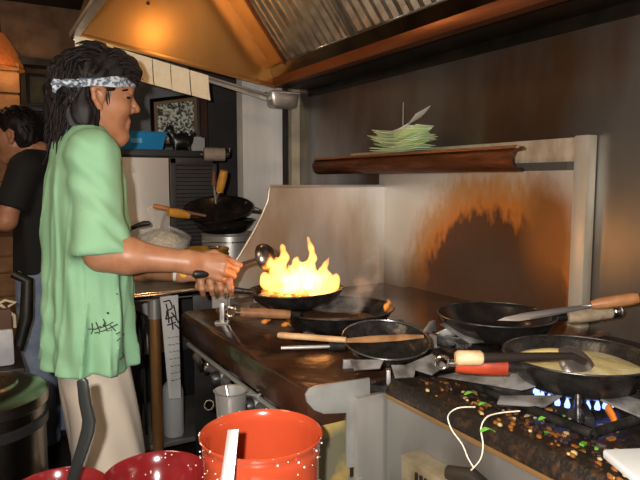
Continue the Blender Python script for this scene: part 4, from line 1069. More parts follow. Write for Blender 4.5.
MB().lathe([(0, .27), (.17, .27), (.175, .275), (.175, .295), (.17, .2995), (0, .2995)], (sc.x, sc.y, 0), n=40).build('seat', WOODD, t)
for k in range(4):
    a = PI/4+PI/2*k; MB().tube([(sc.x+.12*cos(a), sc.y+.12*sin(a), .27), (sc.x+.155*cos(a), sc.y+.155*sin(a), 0)], .014, 10).build('leg', WOODD, t)
# dark trolley with a tied white parcel
pc = P(2, 340, 2.05)
t = thing('dark_trolley', 'black trolley in the gloom at the left edge behind the stock pot', 'trolley', (pc.x, pc.y+.05, 0))
zt_ = P(0, 366, 2.0).z
MB().box((pc.x-.22, pc.y-.12, .12), (pc.x+.06, pc.y+.22, zt_)).build('body', BLACK, t, bevel=.006)
for x in (-.19, .03):
    for y in (-.09, .19): MB().lathe([(0, -.015), (.05, -.015), (.055, 0), (.05, .015), (0, .015)], (pc.x+x, pc.y+y, .055), (1, 0, 0), 20).build('wheel', BLACKP, t)
MB().tube([(pc.x+.055, pc.y+.2, zt_-.02), (pc.x+.09, pc.y+.21, zt_+.10), (pc.x+.10, pc.y+.215, zt_+.24), (pc.x+.05, pc.y+.22, zt_+.27)], [.02, .024, .022, .016], 12).build('push_handle', BLACK, t)
t = thing('tied_parcel', 'white parcel tied with cream cord at the left edge, on the black trolley', 'parcel', (pc.x-.04, pc.y, zt_))
x1 = P(14, 340, 2.0).x
MB().box((x1-.16, pc.y-.08, zt_+.001), (x1, pc.y+.08, zt_+.125)).build('wrap', mat('white_wrap', (.52, .52, .53), .45, 0, (.36, .36, .38), 10, bump=.3, bscale=20), t, bevel=.012)
MB().box((x1-.15, pc.y-.07, zt_+.12), (x1-.004, pc.y+.07, zt_+.19)).build('carton', mat('brown_carton', (.10, .05, .03), .7), t, bevel=.004)
m = MB(); tz = zt_+.19; cx = x1-.01
m.tube([(x1-.15, pc.y-.02, tz), (x1-.03, pc.y-.03, tz+.008), (x1+.006, pc.y-.04, tz-.03), (x1+.006, pc.y-.04, tz-.07)], .006, 8)
m.tube([(x1-.06, pc.y-.05, tz+.006), (x1-.02, pc.y-.06, tz+.03), (x1+.01, pc.y-.06, tz+.02), (x1-.01, pc.y-.05, tz+.006)], .005, 8)
m.tube([(x1-.08, pc.y-.05, tz+.01), (x1-.10, pc.y-.06, tz+.035), (x1-.06, pc.y-.06, tz+.028), (x1-.05, pc.y-.05, tz+.006)], .005, 8)
m.build('cord', mat('cream_cord', (.55, .46, .3), .7), t)
# steel tool cup hanging on the range front rail
t = thing('tool_cup', 'steel tool cup hooked on the front of the wok range, beyond the red pot', 'tool cup', P(232, 412, 1.30))
tc_ = PX(231, 405, .455); tz = tc_.z
MB().lathe([(0, -.035), (.030, -.035), (.034, .03), (.037, .033), (.032, .032), (.027, -.032), (0, -.032)], (tc_.x, tc_.y, tz), n=32).build('cup', STEEL, t)
MB().tube([(tc_.x+.032, tc_.y, tz+.02), (tc_.x+.06, tc_.y, .781), (tc_.x+.075, tc_.y, .785)], .003, 8).build('hook', STEEL, t)
for k, (px, py, lab) in enumerate(((218, 390, 'flat steel tool standing in the tool cup, leaning left'), (226, 386, 'thin steel rod standing upright in the tool cup'))):
    q = V((tc_.x, tc_.y, tz)); e = PX(px, py, .452)
    if k == 0: mm = MB().prism([q-RT*.012-V((0, 0, .02)), q+RT*.001-V((0, 0, .02)), e+RT*.006, e-RT*.006], FWH*.002)
    else: mm = MB().tube([q-V((0, 0, .02)), e], .0025, 8)
    single(mm, 'steel_tool', CHROME, lab, 'tool', q-V((0, 0, .02)), 'tools in the tool cup')
a, c = PX(209, 405, .470), PX(224, 412, .54)
MB().lathe([(.010, 0), (.013, 0), (.013, (c-a).length), (.010, (c-a).length)], a, c-a, 24, closed=True).build('pipe_stub', CHROME, wr)
# ================================================================== THE CHEF
CX, CY = .254, 1.715
ch = thing('person', 'chef in a stained green shirt and headband, stirring the flaming pan with a ladle', 'person', (CX, CY, 0))
A3 = lambda p: np.array((p[0], p[1], p[2]), float)
def C(x, y, z): return (CX+x, CY+y, z)
HC = (.032, 0.)                                  # head offset in the body frame
def head_prims(C):
    pr = [('e', C(.044, 0, 1.496), (.086, .070, .084)), ('e', C(.072, 0, 1.446), (.052, .055, .080)),
          ('c', C(.040, .045, 1.425), C(.090, .012, 1.372), .022, .020), ('c', C(.040, -.045, 1.425), C(.090, -.012, 1.372), .022, .020),
          ('c', C(.098, 0, 1.370), C(.096, 0, 1.366), .020, .017),
          ('c', C(.117, -.03, 1.494), C(.117, .03, 1.494), .012, .012),
          ('e', C(.088, .040, 1.445), (.028, .022, .024)), ('e', C(.088, -.040, 1.445), (.028, .022, .024))]
    return pr
def face_prims(C):
    return [('c', C(.124, 0, 1.487), C(.145, 0, 1.447), .007, .0105), ('c', C(.131, .013, 1.441), C(.131, -.013, 1.441), .008, .008),
            ('c', C(.118, .016, 1.412), C(.118, -.016, 1.412), .0075, .0075), ('c', C(.115, .014, 1.398), C(.115, -.014, 1.398), .0075, .0075)]
def ear_prims(C, s):
    return [('c', C(.042, .068*s, 1.466), C(.046, .074*s, 1.484), .007, .007), ('c', C(.046, .074*s, 1.484), C(.034, .081*s, 1.492), .007, .0065), ('c', C(.034, .081*s, 1.492), C(.019, .083*s, 1.483), .0065, .0065), ('c', C(.019, .083*s, 1.483), C(.022, .079*s, 1.460), .0065, .006), ('c', C(.022, .079*s, 1.460), C(.034, .073*s, 1.440), .006, .008), ('e', C(.034, .070*s, 1.468), (.016, .006, .026))]
def head_fn(C):
    hp, fp, er, el_ = head_prims(C), face_prims(C), ear_prims(C, -1), ear_prims(C, 1)
    nk = [('c', C(-.005, 0, 1.32), C(.030, 0, 1.43), .054, .048)]
    eye = [('e', C(.106, s*.041, 1.474), (.013, .013, .0085)) for s in (-1, 1)]
    def F(p):
        d = smin(union(p, hp, .025), union(p, nk, .02), .025)
        d = smin(d, union(p, fp, .006), .010)
        d = smin(d, union(p, eye, .002), .006)
        d = smin(d, union(p, er, .005), .005); d = smin(d, union(p, el_, .005), .005)
        return d
    return F
def body_prims(C):
    return [('e', C(0, 0, .90), (.075, .12, .13)), ('e', C(0, 0, 1.08), (.07, .125, .25)), ('e', C(.004, 0, 1.21), (.062, .12, .12)), ('c', C(.004, -.115, 1.315), C(.004, .115, 1.315), .036, .036), ('c', C(-.002, 0, 1.29), C(.008, 0, 1.38), .050, .050),
            ('c', C(0, .07, .85), C(.05, .075, .47), .065, .052), ('c', C(.05, .09, .47), C(0, .095, .09), .055, .038), ('c', C(0, .095, .07), C(.13, .10, .035), .038, .032),
            ('c', C(0, -.07, .85), C(.05, -.075, .47), .065, .052), ('c', C(.05, -.09, .47), C(0, -.095, .09), .055, .038), ('c', C(0, -.095, .07), C(.13, -.10, .035), .038, .032)]
mb = MB()
bp = body_prims(C); lo_, hi_ = bounds(bp, .02)
implicit(mb, lambda p: union(p, bp, .04), lo_, hi_, .012)
implicit(mb, head_fn(C), C(-.09, -.11, 1.29), C(.18, .11, 1.63), .0036)
# right arm and hand (nearest the camera)
RS = V(C(.004, -.16, 1.312)); RE = P(102, 253, 1.465); RW = P(188, 262, 1.50)
def arm_prims(Sh, El, Wr):
    m = El.lerp(Wr, .28)
    return [('c', Sh, El, .047, .040), ('c', El, m, .039, .041), ('c', m, Wr, .041, .026)]
ap = arm_prims(RS, RE, RW)
DD = (P(226, 268, 1.525)-RW).normalized()
K = [P(222, 258, 1.525), P(225, 264, 1.518), P(223, 271, 1.516), P(218, 277, 1.52)]
FWD = V(FW)
hp_ = []
for i, k in enumerate(K):
    hp_.append(('c', RW + (UPV*(.012-.008*i)), k, .0155, .0105))
thumbR = [RW+UPV*.010+FWD*.016+DD*.020, P(214, 254, 1.545), P(227, 259, 1.55), P(240, 265, 1.552)]
fing = []
def chain(pts, rs): return [('c', pts[i], pts[i+1], rs[i], rs[i+1]) for i in range(len(pts)-1)]
fR = []
ln_ = [(.040, .024, .02), (.044, .027, .021), (.040, .025, .02), (.032, .02, .018)]
for i, k in enumerate(K):
    l1, l2, l3 = ln_[i]
    d1 = (DD*.62 - UPV*.30 + FWD*.75).normalized(); d2 = (-DD*.55 - UPV*.2 + FWD*.80).normalized(); d3 = (-DD*1.0 - FWD*.25).normalized()
    a = k; b_ = a+d1*l1; c = b_+d2*l2; e = c+d3*l3
    fR.append(chain([a, b_, c, e], [.0102, .0092, .0084, .0072]))
fR.append(chain(thumbR, [.014, .0115, .0095, .0075]))
def arm_fn(ap, hp_, fs):
    def F(p):
        d = smin(union(p, ap, .03), union(p, hp_, .010), .020)
        for f in fs: d = smin(d, union(p, f, .004), .0045)
        return d
    return F
allp = ap + hp_ + [q for f in fR for q in f]
sub = [('c', RE, RW, .045, .03)] + hp_ + [q for f in fR for q in f]
lo_, hi_ = bounds(sub, .006); implicit(mb, arm_fn(ap, hp_, fR), lo_, hi_, .0028)
# left arm and hand, gripping the pan handle
LS = V(C(.0, .165, 1.315)); LE = V((.37, 1.79, 1.015)); LW = P(180, 272, 1.575)
ap2 = arm_prims(LS, LE, LW)
K2 = [P(199+9.5*i, 278-.4*i, 1.573-.002*i) for i in range(4)]
hp2 = [('c', LW+RT*.004*i, k, .015, .0108) for i, k in enumerate(K2)]
f2 = []
for i, k in enumerate(K2):
    px = 199+9.5*i; s_ = (1.0, 1.06, 1.0, .85)[::-1][i]
    f2.append(chain([k, P(px+1.5, 281, 1.541), P(px+3, 288.0*s_+290*(1-s_), 1.536), P(px+4, 294, 1.556)], [.0104, .0096, .0086, .0074]))
f2.append(chain([LW+FWD*.012+RT*.02, P(204, 277, 1.592), P(219, 282, 1.592), P(230, 285, 1.588)], [.0145, .0115, .0100, .0080]))
sub = [('c', LE, LW, .045, .03)] + hp2 + [q for f in f2 for q in f]
lo_, hi_ = bounds(sub, .006); implicit(mb, arm_fn(ap2, hp2, f2), lo_, hi_, .0030)
mb.build('body', SKIN, ch, smooth=180, clean=False)
# eyes, brows, lips, thin moustache
m = MB(); 
for s_ in (-1, 1): MB().ball(C(.1095, s_*.0455, 1.4705), (.0115, .0105, .0050), 14).build('eye', mat('dark_eye', (.02, .012, .01), .15), ch)
m = MB()
for s_ in (-1, 1): MB().tube([C(.130, s_*.014, 1.490), C(.123, s_*.040, 1.4945), C(.097, s_*.059, 1.487)], [.003, .0045, .002], 8, flat=.8).build('eyebrow', HAIRM, ch)
m = MB(); m.tube([C(.108, -.026, 1.404), C(.1225, -.013, 1.407), C(.1245, 0, 1.4055), C(.1225, .013, 1.407), C(.108, .026, 1.404)], [.001, .0036, .004, .0036, .001], 8); m.build('lips', mat('lip', (.22, .08, .055), .45), ch)
m = MB(); random.seed(8)
for k in range(120):
    y = random.uniform(-.022, .022); top_ = random.random() < .6
    z = 1.422+random.uniform(-.003, .004)-abs(y)*.25 if top_ else 1.375+random.uniform(-.012, .012); x = (.1255-abs(y)*.45) if top_ else .1165-abs(y)*.5
    m.tube([C(x-.002, y, z), C(x+.002, y*1.05, z-.005)], .0006, 4, cap=False)
m.build('moustache', HAIRM, ch)
# hair
he = [('e', C(.030, 0, 1.522), (.102, .086, .078)), ('e', C(.078, 0, 1.548), (.080, .076, .046)), ('e', C(-.015, 0, 1.470), (.072, .080, .085)), ('e', C(-.028, 0, 1.400), (.056, .070, .062)), ('c', C(.004, -.066, 1.43), C(.014, -.058, 1.375), .024, .018), ('c', C(.004, .066, 1.43), C(.014, .058, 1.375), .024, .018)]
def hair_f(p):
    d = union(p, he, .03)
    q = p - np.array(C(0, 0, 1.5)); a = np.arctan2(q[:, 2], q[:, 0])
    d = d + .0035*np.sin(q[:, 1]*170+6*np.sin(a*3+q[:, 1]*30)) + .003*np.sin(q[:, 1]*320+q[:, 0]*60)
    face = ell(p, C(.118, 0, 1.425), (.075, .12, .094))
    earh = ell(p, C(.036, -.09, 1.466), (.026, .03, .031)); earl = ell(p, C(.036, .09, 1.466), (.026, .03, .031))
    d = np.maximum(d, -face); return np.maximum(np.maximum(d, -earh), -earl)
m = MB(); implicit(m, hair_f, C(-.16, -.13, 1.31), C(.17, .13, 1.66), .004)
random.seed(17)
def strand(root, dirs, L, r0):
    pts = [V(root)]; n = len(dirs)
    for d in dirs: pts.append(pts[-1]+V(d).normalized()*L/n)
    m.tube(pts, [r0*(1-.85*i/n) for i in range(n+1)], 5, cap=False)
for k in range(420):
    u = random.uniform(-1, 1); a = random.uniform(-.15, PI*1.12)             # angle over the top: 0 front, pi back
    y = .082*u; rr = math.sqrt(max(0, 1-u*u*.75))
    cx_, cz_ = .034, 1.516
    root = C(cx_+.094*rr*cos(a), y, cz_+.078*rr*sin(a) + (.012 if .2 < a < 1.6 else 0))
    out = V((cos(a)*rr, u*.8, sin(a)*rr)); tang = V((-sin(a), 0, cos(a)))
    if a < 1.1: ds = [out*.6+V((.8, random.uniform(-.4, .4), .25)), V((1, random.uniform(-.4, .4), -.15)), V((.8, random.uniform(-.3, .3), -.65))]; L_ = random.uniform(.022, .045)
    elif a < 2.2: ds = [out*.6+tang*1.1+V((0, random.uniform(-.5, .5), 0)), tang+V((-.2, random.uniform(-.5, .5), -.1)), tang+V((-.2, 0, -.6))]; L_ = random.uniform(.03, .055)
    else: ds = [out*.6+V((-.2, random.uniform(-.3, .3), -.6)), V((-.2, random.uniform(-.3, .3), -1)), V((.1, random.uniform(-.3, .3), -1))]; L_ = random.uniform(.045, .08)
    strand(root, ds, L_, random.uniform(.003, .0055))
for k in range(170):                                                          # the long shaggy back
    u = random.uniform(-1, 1); z = random.uniform(1.37, 1.50); root = C(-.050-.022*math.sqrt(1-u*u*.9)+random.uniform(0, .03), .076*u, z)
    strand(root, [V((-.35, u*.4+random.uniform(-.3, .3), -.8)), V((-.15, u*.2, -1)), V((random.uniform(-.5, .4), u*.2, -1))], random.uniform(.045, .085), random.uniform(.003, .006))
for s_ in (-1, 1):
    for k in range(26):
        x = .048+.022*random.random(); z = 1.495-.012*random.random()
        strand(C(x, s_*(.069-.25*(x-.048)), z), [V((.15, 0, -1)), V((.1, s_*-.05, -1)), V((.2, s_*-.1, -1))], random.uniform(.025, .045), .0028)
m.build('hair', HAIRM, ch, smooth=180, clean=False)
# headband
BANDM = mat('patterned_bandana', (.09, .12, .17), .6, 0, (.50, .54, .58), 110, (.46, .58), detail=2)
m = MB(); rings = []; n = 64
for j in range(n):
    t = 2*PI*j/n; x = .036+.1055*cos(t); y = .0955*sin(t); zc = 1.4995+.011*cos(t)
    ca, sa = cos(t), sin(t); nn = V((ca, sa, 0)); wv = .0015*sin(9*t)
    x -= .002*(ca > .7)
    h = .0115+.0025*sin(5*t+1)
    base = V(C(x, y, zc))
    rings.append([base+nn*(-.006)+V((0, 0, -h)), base+nn*(.001+wv)+V((0, 0, -h)), base+nn*(.004+wv)+V((0, 0, -h*.3)), base+nn*(.003-wv)+V((0, 0, h*.4)), base+nn*(0)+V((0, 0, h)), base+nn*(-.006)+V((0, 0, h))])
rings.append(rings[0]); m.loft(rings, cap=False)
m.ball(C(-.036, -.092, 1.491), (.026, .012, .011), 14); m.tube([C(-.060, -.090, 1.488), C(-.070, -.091, 1.480), C(-.074, -.090, 1.466)], [.007, .008, .004], 8, flat=.5); m.tube([C(-.058, -.090, 1.491), C(-.070, -.090, 1.492), C(-.078, -.088, 1.484)], [.007, .008, .004], 8, flat=.5)
m.build('headband', BANDM, ch, smooth=60)
# shirt
SHIRT = mat('green_shirt', (.27, .49, .295), .85, 0, (.23, .44, .26), 7, (.35, .65), bump=.12, bscale=35)
zs = [.66, .72, .85, 1.0, 1.15, 1.26, 1.33, 1.39]
ca_ = [.117, .114, .107, .103, .100, .092, .076, .050]; cb_ = [.186, .182, .174, .166, .166, .162, .142, .080]
cxs = [-.005, -.004, -.001, .002, .004, .006, .006, .004]
EDIR = (RE-RS).normalized(); LDIR = (LE-LS).normalized()
RC = RS + EDIR*((RE-RS).length+.004); LC = LS + LDIR*((LE-LS).length*.70)
def shirt_f(p):
    z = p[:, 2]; a = np.interp(z, zs, ca_); b = np.interp(z, zs, cb_); cx = np.interp(z, zs, cxs)
    x = p[:, 0]-CX-cx; y = p[:, 1]-CY; th = np.arctan2(y/b, x/a)
    w = np.interp(z, [.7, .95, 1.2, 1.34], [.0075, .006, .003, .001])
    fold = w*(.6+np.sin(7*th+2.2*np.sin(z*5)) + .6*np.sin(13*th+z*9+1.5)) + .0022*np.sin(z*48+5*np.sin(th*2+z*7))*np.interp(z, [.8, 1.2], [1, .3])
    crease = (1-np.abs(np.sin(4.5*th+1.1*np.sin(z*4+.6))))**4 + .7*(1-np.abs(np.sin(6*th-z*5)))**5
    fold = fold + .006*crease*np.interp(z, [.72, 1.0, 1.3], [1, 1, .6])
    rho = np.sqrt((x/a)**2+(y/b)**2); d = (rho-1)*np.minimum(a, b)*.95 - fold
    d = np.maximum(d, z-1.385)
    d = smin(d, cap(p, C(.004, -.13, 1.322), C(.004, .13, 1.322), .052, .052), .045)
    d = smin(d, cap(p, C(-.006, 0, 1.33), C(.012, 0, 1.392), .064, .055), .025)
    for (S0, E0, C0, D0) in ((RS, RE, RC, EDIR), (LS, LE, LC, LDIR)):
        t = (p-A3(S0))@A3(D0); L0 = (E0-S0).length
        s = cap(p, S0, S0+D0*(L0+.06), .053, .068 if S0 is RS else .058) 
        wr = .004*np.sin(t*58+4*np.sin(p[:, 0]*30+p[:, 2]*12)) + .003*np.sin(p[:, 0]*70+t*20) + .008*np.exp(-((t-L0+.012)/.016)**2)
        s = np.maximum(s-wr, (p-A3(C0))@A3(D0))
        d = smin(d, s, .035)
    hem = .760 + .004*np.sin(3*th+.6) + .003*np.sin(7*th)
    d = np.maximum(d, hem-z)
    nk = cap(p, C(.010, 0, 1.362), C(.035, 0, 1.46), .052, .056)
    return np.maximum(d, -nk)
m = MB(); implicit(m, shirt_f, C(-.17, -.30, .69), C(.22, .32, 1.43), .0062); sh = m.build('shirt', SHIRT, ch, smooth=180, clean=False)
# stains: projected onto the near side of the shirt as thin raised smears following the cloth
from mathutils.bvhtree import BVHTree
def drape(o, org):
    vs = [v.co+V(org) for v in o.data.vertices]; return BVHTree.FromPolygons(vs, [tuple(p.vertices) for p in o.data.polygons])
tree = drape(sh, ch.location)
def on_cloth(px, py, off=.0012):
    d = ray(px, py).normalized(); h = tree.ray_cast(CAM, d, 5)
    return (h[0]+h[1]*off) if h[0] else P(px, py, 1.5)
m = MB()
for pl in (((88, 329), (96, 329), (101, 326)), ((92, 323), (93, 330), (91, 334)), ((96, 322), (100, 331), (99, 334)), ((100, 328), (108, 325), (113, 322)), ((104, 322), (107, 331), (112, 330)), ((95, 333), (103, 331), (110, 328), (118, 324)), ((103, 319), (106, 324)), ((110, 325), (116, 331)), ((118, 335), (124, 334)), ((120, 338), (117, 341)), ((108, 312), (109, 314)), ((117, 294), (118, 294)), ((122, 352), (124, 358)), ((119, 360), (121, 358)), ((116, 334), (120, 332))):
    m.tube([on_cloth(*q) for q in pl], .0016, 5, flat=.5)
for (px, py, r) in ((108, 313, .004), (117, 294, .0025), (122, 357, .0035), (104, 325, .004), (98, 328, .003), (123, 335, .0028), (82, 210, .0012), (52, 188, .0012)):
    m.ball(on_cloth(px, py, 0), (r, r, r*.7), 8)
m.build('shirt_stain', mat('charcoal_stain', (.035, .045, .035), .8), sh)['kind'] = 'stuff'
m = MB(); m.tube([on_cloth(80, 252), on_cloth(84, 258), on_cloth(89, 266)], [.003, .0048, .003], 6); 
# trousers
TRS = mat('pale_trousers', (.58, .49, .40), .85, 0, (.50, .42, .34), 6, (.35, .7), bump=.12, bscale=30)
tp = [('e', C(.000, 0, .80), (.088, .145, .08)), ('c', C(.000, .068, .76), C(.05, .085, .40), .088, .090), ('c', C(.05, .085, .40), C(.045, .09, .09), .090, .080), ('c', C(.000, -.068, .76), C(.04, -.085, .40), .088, .092), ('c', C(.04, -.085, .40), C(.03, -.09, .09), .092, .080)]
def tr_f(p):
    d = union(p, tp, .03); q = p-np.array(C(0, 0, 0))
    d = d + .003*np.sin(q[:, 2]*22+6*np.sin(q[:, 0]*14+q[:, 1]*9)) + .002*np.sin(q[:, 0]*60+q[:, 2]*9)
    return np.maximum(np.maximum(d, q[:, 2]-.80), .07-q[:, 2])
lo_, hi_ = bounds(tp, .02); m = MB(); implicit(m, tr_f, lo_, hi_, .008); tr = m.build('trousers', TRS, ch, smooth=180, clean=False)
m = MB(); sp_ = [('c', C(-.02, s*.092, .045), C(.15, s*.10, .04), .046, .040) for s in (-1, 1)]
lo_, hi_ = bounds(sp_, .02); implicit(m, lambda p: np.maximum(union(p, sp_, .01), .002-p[:, 2]), lo_, hi_, .008); m.build('shoes', BLACKP, ch, smooth=180, clean=False)
# yellow and white band on the left wrist
wd = (K2[1]-LW).normalized(); 
MB().lathe([(.026, -.005), (.0285, -.004), (.0285, .004), (.026, .005)], P(178, 271, 1.575), wd, 28, closed=True).build('wrist_strap', WHITE, ch)
MB().lathe([(0, 0), (.0085, 0), (.0085, .006), (0, .007)], P(184, 274, 1.548), -FWD, 20).build('wrist_disc', mat('bright_yellow', (.75, .38, .01), .4), ch)

# ladle in the right hand
t = thing('ladle', 'steel ladle with a black handle held in the chef\'s right hand above the flames', 'ladle', P(193, 274, 1.495))
h0, h1, h2, h3 = P(193, 274, 1.488), P(212, 273, 1.515), P(240, 264.5, 1.56), P(262, 258, 1.58)
MB().tube([h0, h0.lerp(h1, .1), h0.lerp(h1, .6), h1, h1.lerp(h2, .7)], [.008, .0115, .0105, .008, .0055], 14).build('handle', BLACKP, t)
MB().tube([h1.lerp(h2, .5), h2, h3, P(272, 262, 1.585)], [.0045, .0048, .005, .004], 10, flat=.6).build('shaft', mat('dark_ladle_steel', (.06, .045, .04), .35, .7), t)
lr = .040; lcen = P(270, 256, 1.595); lax = (RT*.75 - FWD*.45 + UPV*.30).normalized()
MB().lathe([(0, 0)]+[(lr*sin(PI/2*i/8), .030*(1-cos(PI/2*i/8))) for i in range(1, 9)]+[((lr-.002)*sin(PI/2*i/8), .002+.030*(1-cos(PI/2*i/8))) for i in range(8, 0, -1)]+[(0, .002)], lcen+lax*.012, -lax, 32).build('ladle_bowl', mat('held_ladle_steel', (.22, .19, .17), .3, 1), t)

# ================================================================== SECOND COOK
o2 = P(43, 180, 2.72); BX, BY = o2.x, o2.y
f2_ = V((-.867, .498, 0)); l2_ = V((-.498, -.867, 0))
def C2(x, y, z): q = f2_*x + l2_*y; return (BX+q.x, BY+q.y, z)
p2 = thing('person', 'cook in black t-shirt and blue jeans behind the chef, facing left', 'person', (BX, BY, 0))
dx, dz = .065, -.02
CH2 = lambda x, y, z: C2(x+dx, y, z+dz)
mb = MB()
R2 = np.array([[f2_.x, l2_.x, 0], [f2_.y, l2_.y, 0], [0, 0, 1.0]])
def local2(prims):
    return prims
# ellipsoids need the body's own axes, so work in the body frame and turn the vertices afterwards
Lo = lambda x, y, z: (x, y, z); Lh = lambda x, y, z: (x+dx, y, z+dz)
def implicit2(mb, f, lo, hi, h):
    v, q = surfnet(f, lo, hi, h); vs = [V(C2(*x)) for x in v]; mb.add(vs, [tuple(int(i) for i in r) for r in q])
bp2 = body_prims(Lo); lo_, hi_ = bounds(bp2, .02); implicit2(mb, lambda p: union(p, bp2, .04), lo_, hi_, .014)
nk2 = [('c', (0, 0, 1.30), (.05, 0, 1.40), .056, .052)]
hf = head_fn(Lh); implicit2(mb, lambda p: smin(hf(p), union(p, nk2, .02), .03), Lh(-.09, -.11, 1.29), Lh(.18, .11, 1.63), .005)
aL = arm_prims(V((0, .17, 1.30)), V((.055, .235, 1.085)), V((.27, .20, 1.09)))
hL = [('c', (.27, .20, 1.09), (.35, .19+.012*i-.02, 1.10+.01*i), .018, .011) for i in range(4)]
fL = [chain([V((.35, .19+.012*i-.02, 1.10+.01*i)), V((.385, .18+.012*i-.02, 1.09+.01*i)), V((.40, .165+.012*i-.02, 1.07+.01*i))], [.010, .009, .007]) for i in range(4)]
fL.append(chain([V((.29, .18, 1.10)), V((.33, .155, 1.12)), V((.36, .15, 1.115))], [.014, .011, .008]))
al = aL+hL+[q for f in fL for q in f]; lo_, hi_ = bounds(al, .01); implicit2(mb, arm_fn(aL, hL, fL), lo_, hi_, .006)
aR = arm_prims(V((0, -.17, 1.30)), V((.06, -.225, 1.07)), V((.28, -.17, 1.09)))
hR = [('c', (.28, -.17, 1.09), (.35, -.18+.012*i, 1.10+.01*i), .018, .011) for i in range(4)]
fR_ = [chain([V((.35, -.18+.012*i, 1.10+.01*i)), V((.385, -.17+.012*i, 1.09+.01*i)), V((.40, -.155+.012*i, 1.07+.01*i))], [.010, .009, .007]) for i in range(4)]
fR_.append(chain([V((.30, -.15, 1.10)), V((.335, -.13, 1.12)), V((.36, -.125, 1.115))], [.014, .011, .008]))
al = aR+hR+[q for f in fR_ for q in f]; lo_, hi_ = bounds(al, .01); implicit2(mb, arm_fn(aR, hR, fR_), lo_, hi_, .006)
mb.build('body', SKIN, p2, smooth=180, clean=False)
hh = [('e', Lh(.030, 0, 1.518), (.098, .082, .080)), ('e', Lh(-.005, 0, 1.465), (.062, .074, .075)), ('e', Lh(.06, 0, 1.552), (.066, .068, .040))]
def hair2(p):
    d = union(p, hh, .02) + .003*np.sin(p[:, 1]*190+p[:, 2]*40)*np.sin(p[:, 0]*120)
    face = ell(p, Lh(.120, 0, 1.436), (.075, .12, .094)); e1 = ell(p, Lh(.036, .09, 1.466), (.026, .03, .031))
    return np.maximum(np.maximum(d, -face), -e1)
m = MB(); implicit2(m, hair2, Lh(-.14, -.12, 1.36), Lh(.16, .12, 1.64), .005)
random.seed(23)
for k in range(160):
    u = random.uniform(-1, 1); a = random.uniform(0, PI*1.1); rr = math.sqrt(1-u*u*.75)
    r0 = V(C2(dx+.030+.092*rr*cos(a), .078*u, dz+1.518+.076*rr*sin(a))); d_ = f2_*(cos(a)*rr) + l2_*u*.8 + V((0, 0, sin(a)*rr))
    m.tube([r0, r0+d_*.02+V((0, 0, -.006)), r0+d_*.028-f2_*.012+V((0, 0, -.025))], [.004, .003, .0008], 5, cap=False)
m.build('hair', HAIRM, p2, smooth=180, clean=False)
m = MB()
for s_ in (-1, 1): MB().ball(C2(.1205+dx, s_*.031, 1.4725+dz), (.008, .008, .004), 12).build('eye', mat('dark_eye', (.02, .012, .01)), p2)
m = MB()
for s_ in (-1, 1): MB().tube([C2(.130+dx, s_*.014, 1.492+dz), C2(.127+dx, s_*.032, 1.496+dz), C2(.111+dx, s_*.05, 1.491+dz)], [.003, .0042, .002], 8).build('eyebrow', HAIRM, p2)
def tee(p):
    z = p[:, 2]; a = np.interp(z, [.8, .9, 1.1, 1.25, 1.36], [.125, .122, .112, .115, .075]); b = np.interp(z, [.8, 1.0, 1.2, 1.36], [.175, .17, .18, .10]); th = np.arctan2(p[:, 1]/b, p[:, 0]/a)
    d = (np.sqrt((p[:, 0]/a)**2+(p[:, 1]/b)**2)-1)*np.minimum(a, b)*.95 - .004*np.sin(6*th+z*5); d = np.maximum(d, z-1.375)
    d = smin(d, cap(p, (-.004, -.14, 1.315), (-.004, .14, 1.315), .062, .062), .05)
    for s_ in (-1, 1):
        S0 = np.array((0, s_*.17, 1.30)); E0 = np.array((.055, s_*.232, 1.08)); D0 = (E0-S0)/np.linalg.norm(E0-S0)
        s = np.maximum(cap(p, S0, E0+D0*.05, .064, .062), (p-S0)@D0-.175); d = smin(d, s, .03)
    d = np.maximum(d, .845-z); return np.maximum(d, -cap(p, (.01, 0, 1.36), (.05, 0, 1.46), .055, .056))
m = MB(); implicit2(m, tee, (-.16, -.33, .82), (.18, .33, 1.42), .009); m.build('t_shirt', mat('black_cotton', (.009, .008, .008), .85), p2, smooth=180, clean=False)
tp2 = [('e', (0, 0, .85), (.118, .165, .10)), ('c', (0, .078, .80), (.02, .085, .45), .100, .078), ('c', (.02, .085, .45), (0, .09, .08), .078, .066), ('c', (0, -.078, .80), (.02, -.085, .45), .100, .078), ('c', (.02, -.085, .45), (0, -.09, .08), .078, .066)]
lo_, hi_ = bounds(tp2, .02); m = MB(); implicit2(m, lambda p: np.maximum(np.maximum(union(p, tp2, .03)+.002*np.sin(p[:, 2]*30+p[:, 0]*20), p[:, 2]-.90), .06-p[:, 2]), lo_, hi_, .01)
m.build('jeans', mat('blue_denim', (.17, .22, .32), .85, 0, (.24, .29, .38), 20, bump=.15, bscale=60), p2, smooth=180, clean=False)
m = MB(); sp2 = [('c', (-.02, s*.092, .045), (.15, s*.10, .04), .046, .040) for s in (-1, 1)]
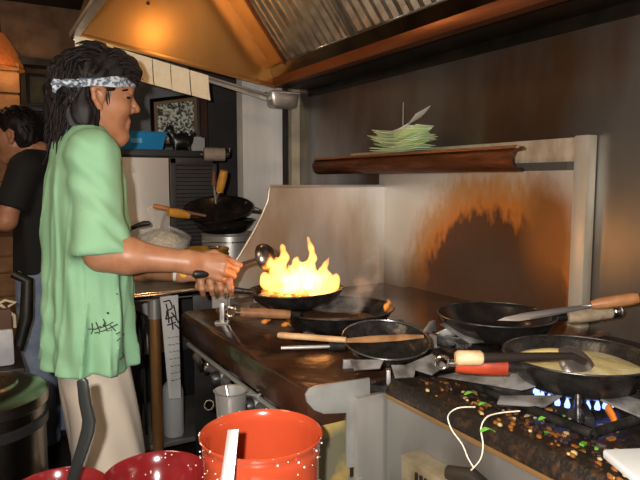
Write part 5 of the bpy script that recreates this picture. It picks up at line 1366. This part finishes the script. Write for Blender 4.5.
lo_, hi_ = bounds(sp2, .02); implicit2(m, lambda p: np.maximum(union(p, sp2, .01), .002-p[:, 2]), lo_, hi_, .01); m.build('shoes', BLACKP, p2, smooth=180, clean=False)
# ================================================================== CAMERA, LIGHT
cd = bpy.data.cameras.new('camera'); cam = bpy.data.objects.new('camera', cd); COL.objects.link(cam)
cd.sensor_width = 36; cd.sensor_fit = 'HORIZONTAL'; cd.lens = 36*FPX/640; cd.clip_start = .02; cd.clip_end = 60
cam.matrix_world = Matrix(((RT.x, UPV.x, -FW.x, CAM.x), (RT.y, UPV.y, -FW.y, CAM.y), (RT.z, UPV.z, -FW.z, CAM.z), (0, 0, 0, 1)))
S.camera = cam
def lamp(name, typ, loc, e, col, size=.05, rot=None, **k):
    l = bpy.data.lights.new(name, typ); l.energy = e; l.color = col
    if typ == 'AREA': l.shape = 'RECTANGLE'; l.size = size[0]; l.size_y = size[1]
    else: l.shadow_soft_size = size
    o = bpy.data.objects.new(name, l); o.location = loc; COL.objects.link(o)
    if rot: o.rotation_euler = rot
    return o
FLASH = 92
lamp('camera_flash', 'POINT', CAM - RT*.055 + UPV*.035 - FWD*.02, FLASH, (1, .96, .90), .012)
lamp('hood_lamp_light', 'POINT', lp, 2.5, (1, .50, .16), .045)
lamp('overhead_fill_light', 'AREA', (-1.0, .6, 2.55), 26, (1, .76, .52), (1.2, .5))  # added fill from above, no fixture; gives the steel something to reflect
lamp('lantern_light', 'POINT', lc + V((.02, -.28, -.02)), 1.8, (1, .55, .22), .08)
lamp('back_room_light', 'AREA', (-.6, 3.9, 2.4), 4.5, (1, .62, .34), (.8, .6))
w = bpy.data.worlds.new('world'); S.world = w; w.use_nodes = True
w.node_tree.nodes['Background'].inputs[0].default_value = (.03, .022, .016, 1); w.node_tree.nodes['Background'].inputs[1].default_value = .6
S.view_settings.view_transform = 'Standard'; S.view_settings.look = 'None'; S.view_settings.gamma = 1; S.view_settings.use_curve_mapping = False
S.view_settings.exposure = 0.14
S.cycles.use_denoising = True
S.cycles.max_bounces = 8; S.cycles.volume_bounces = 1; S.cycles.transparent_max_bounces = 16
S.cycles.sample_clamp_indirect = 4
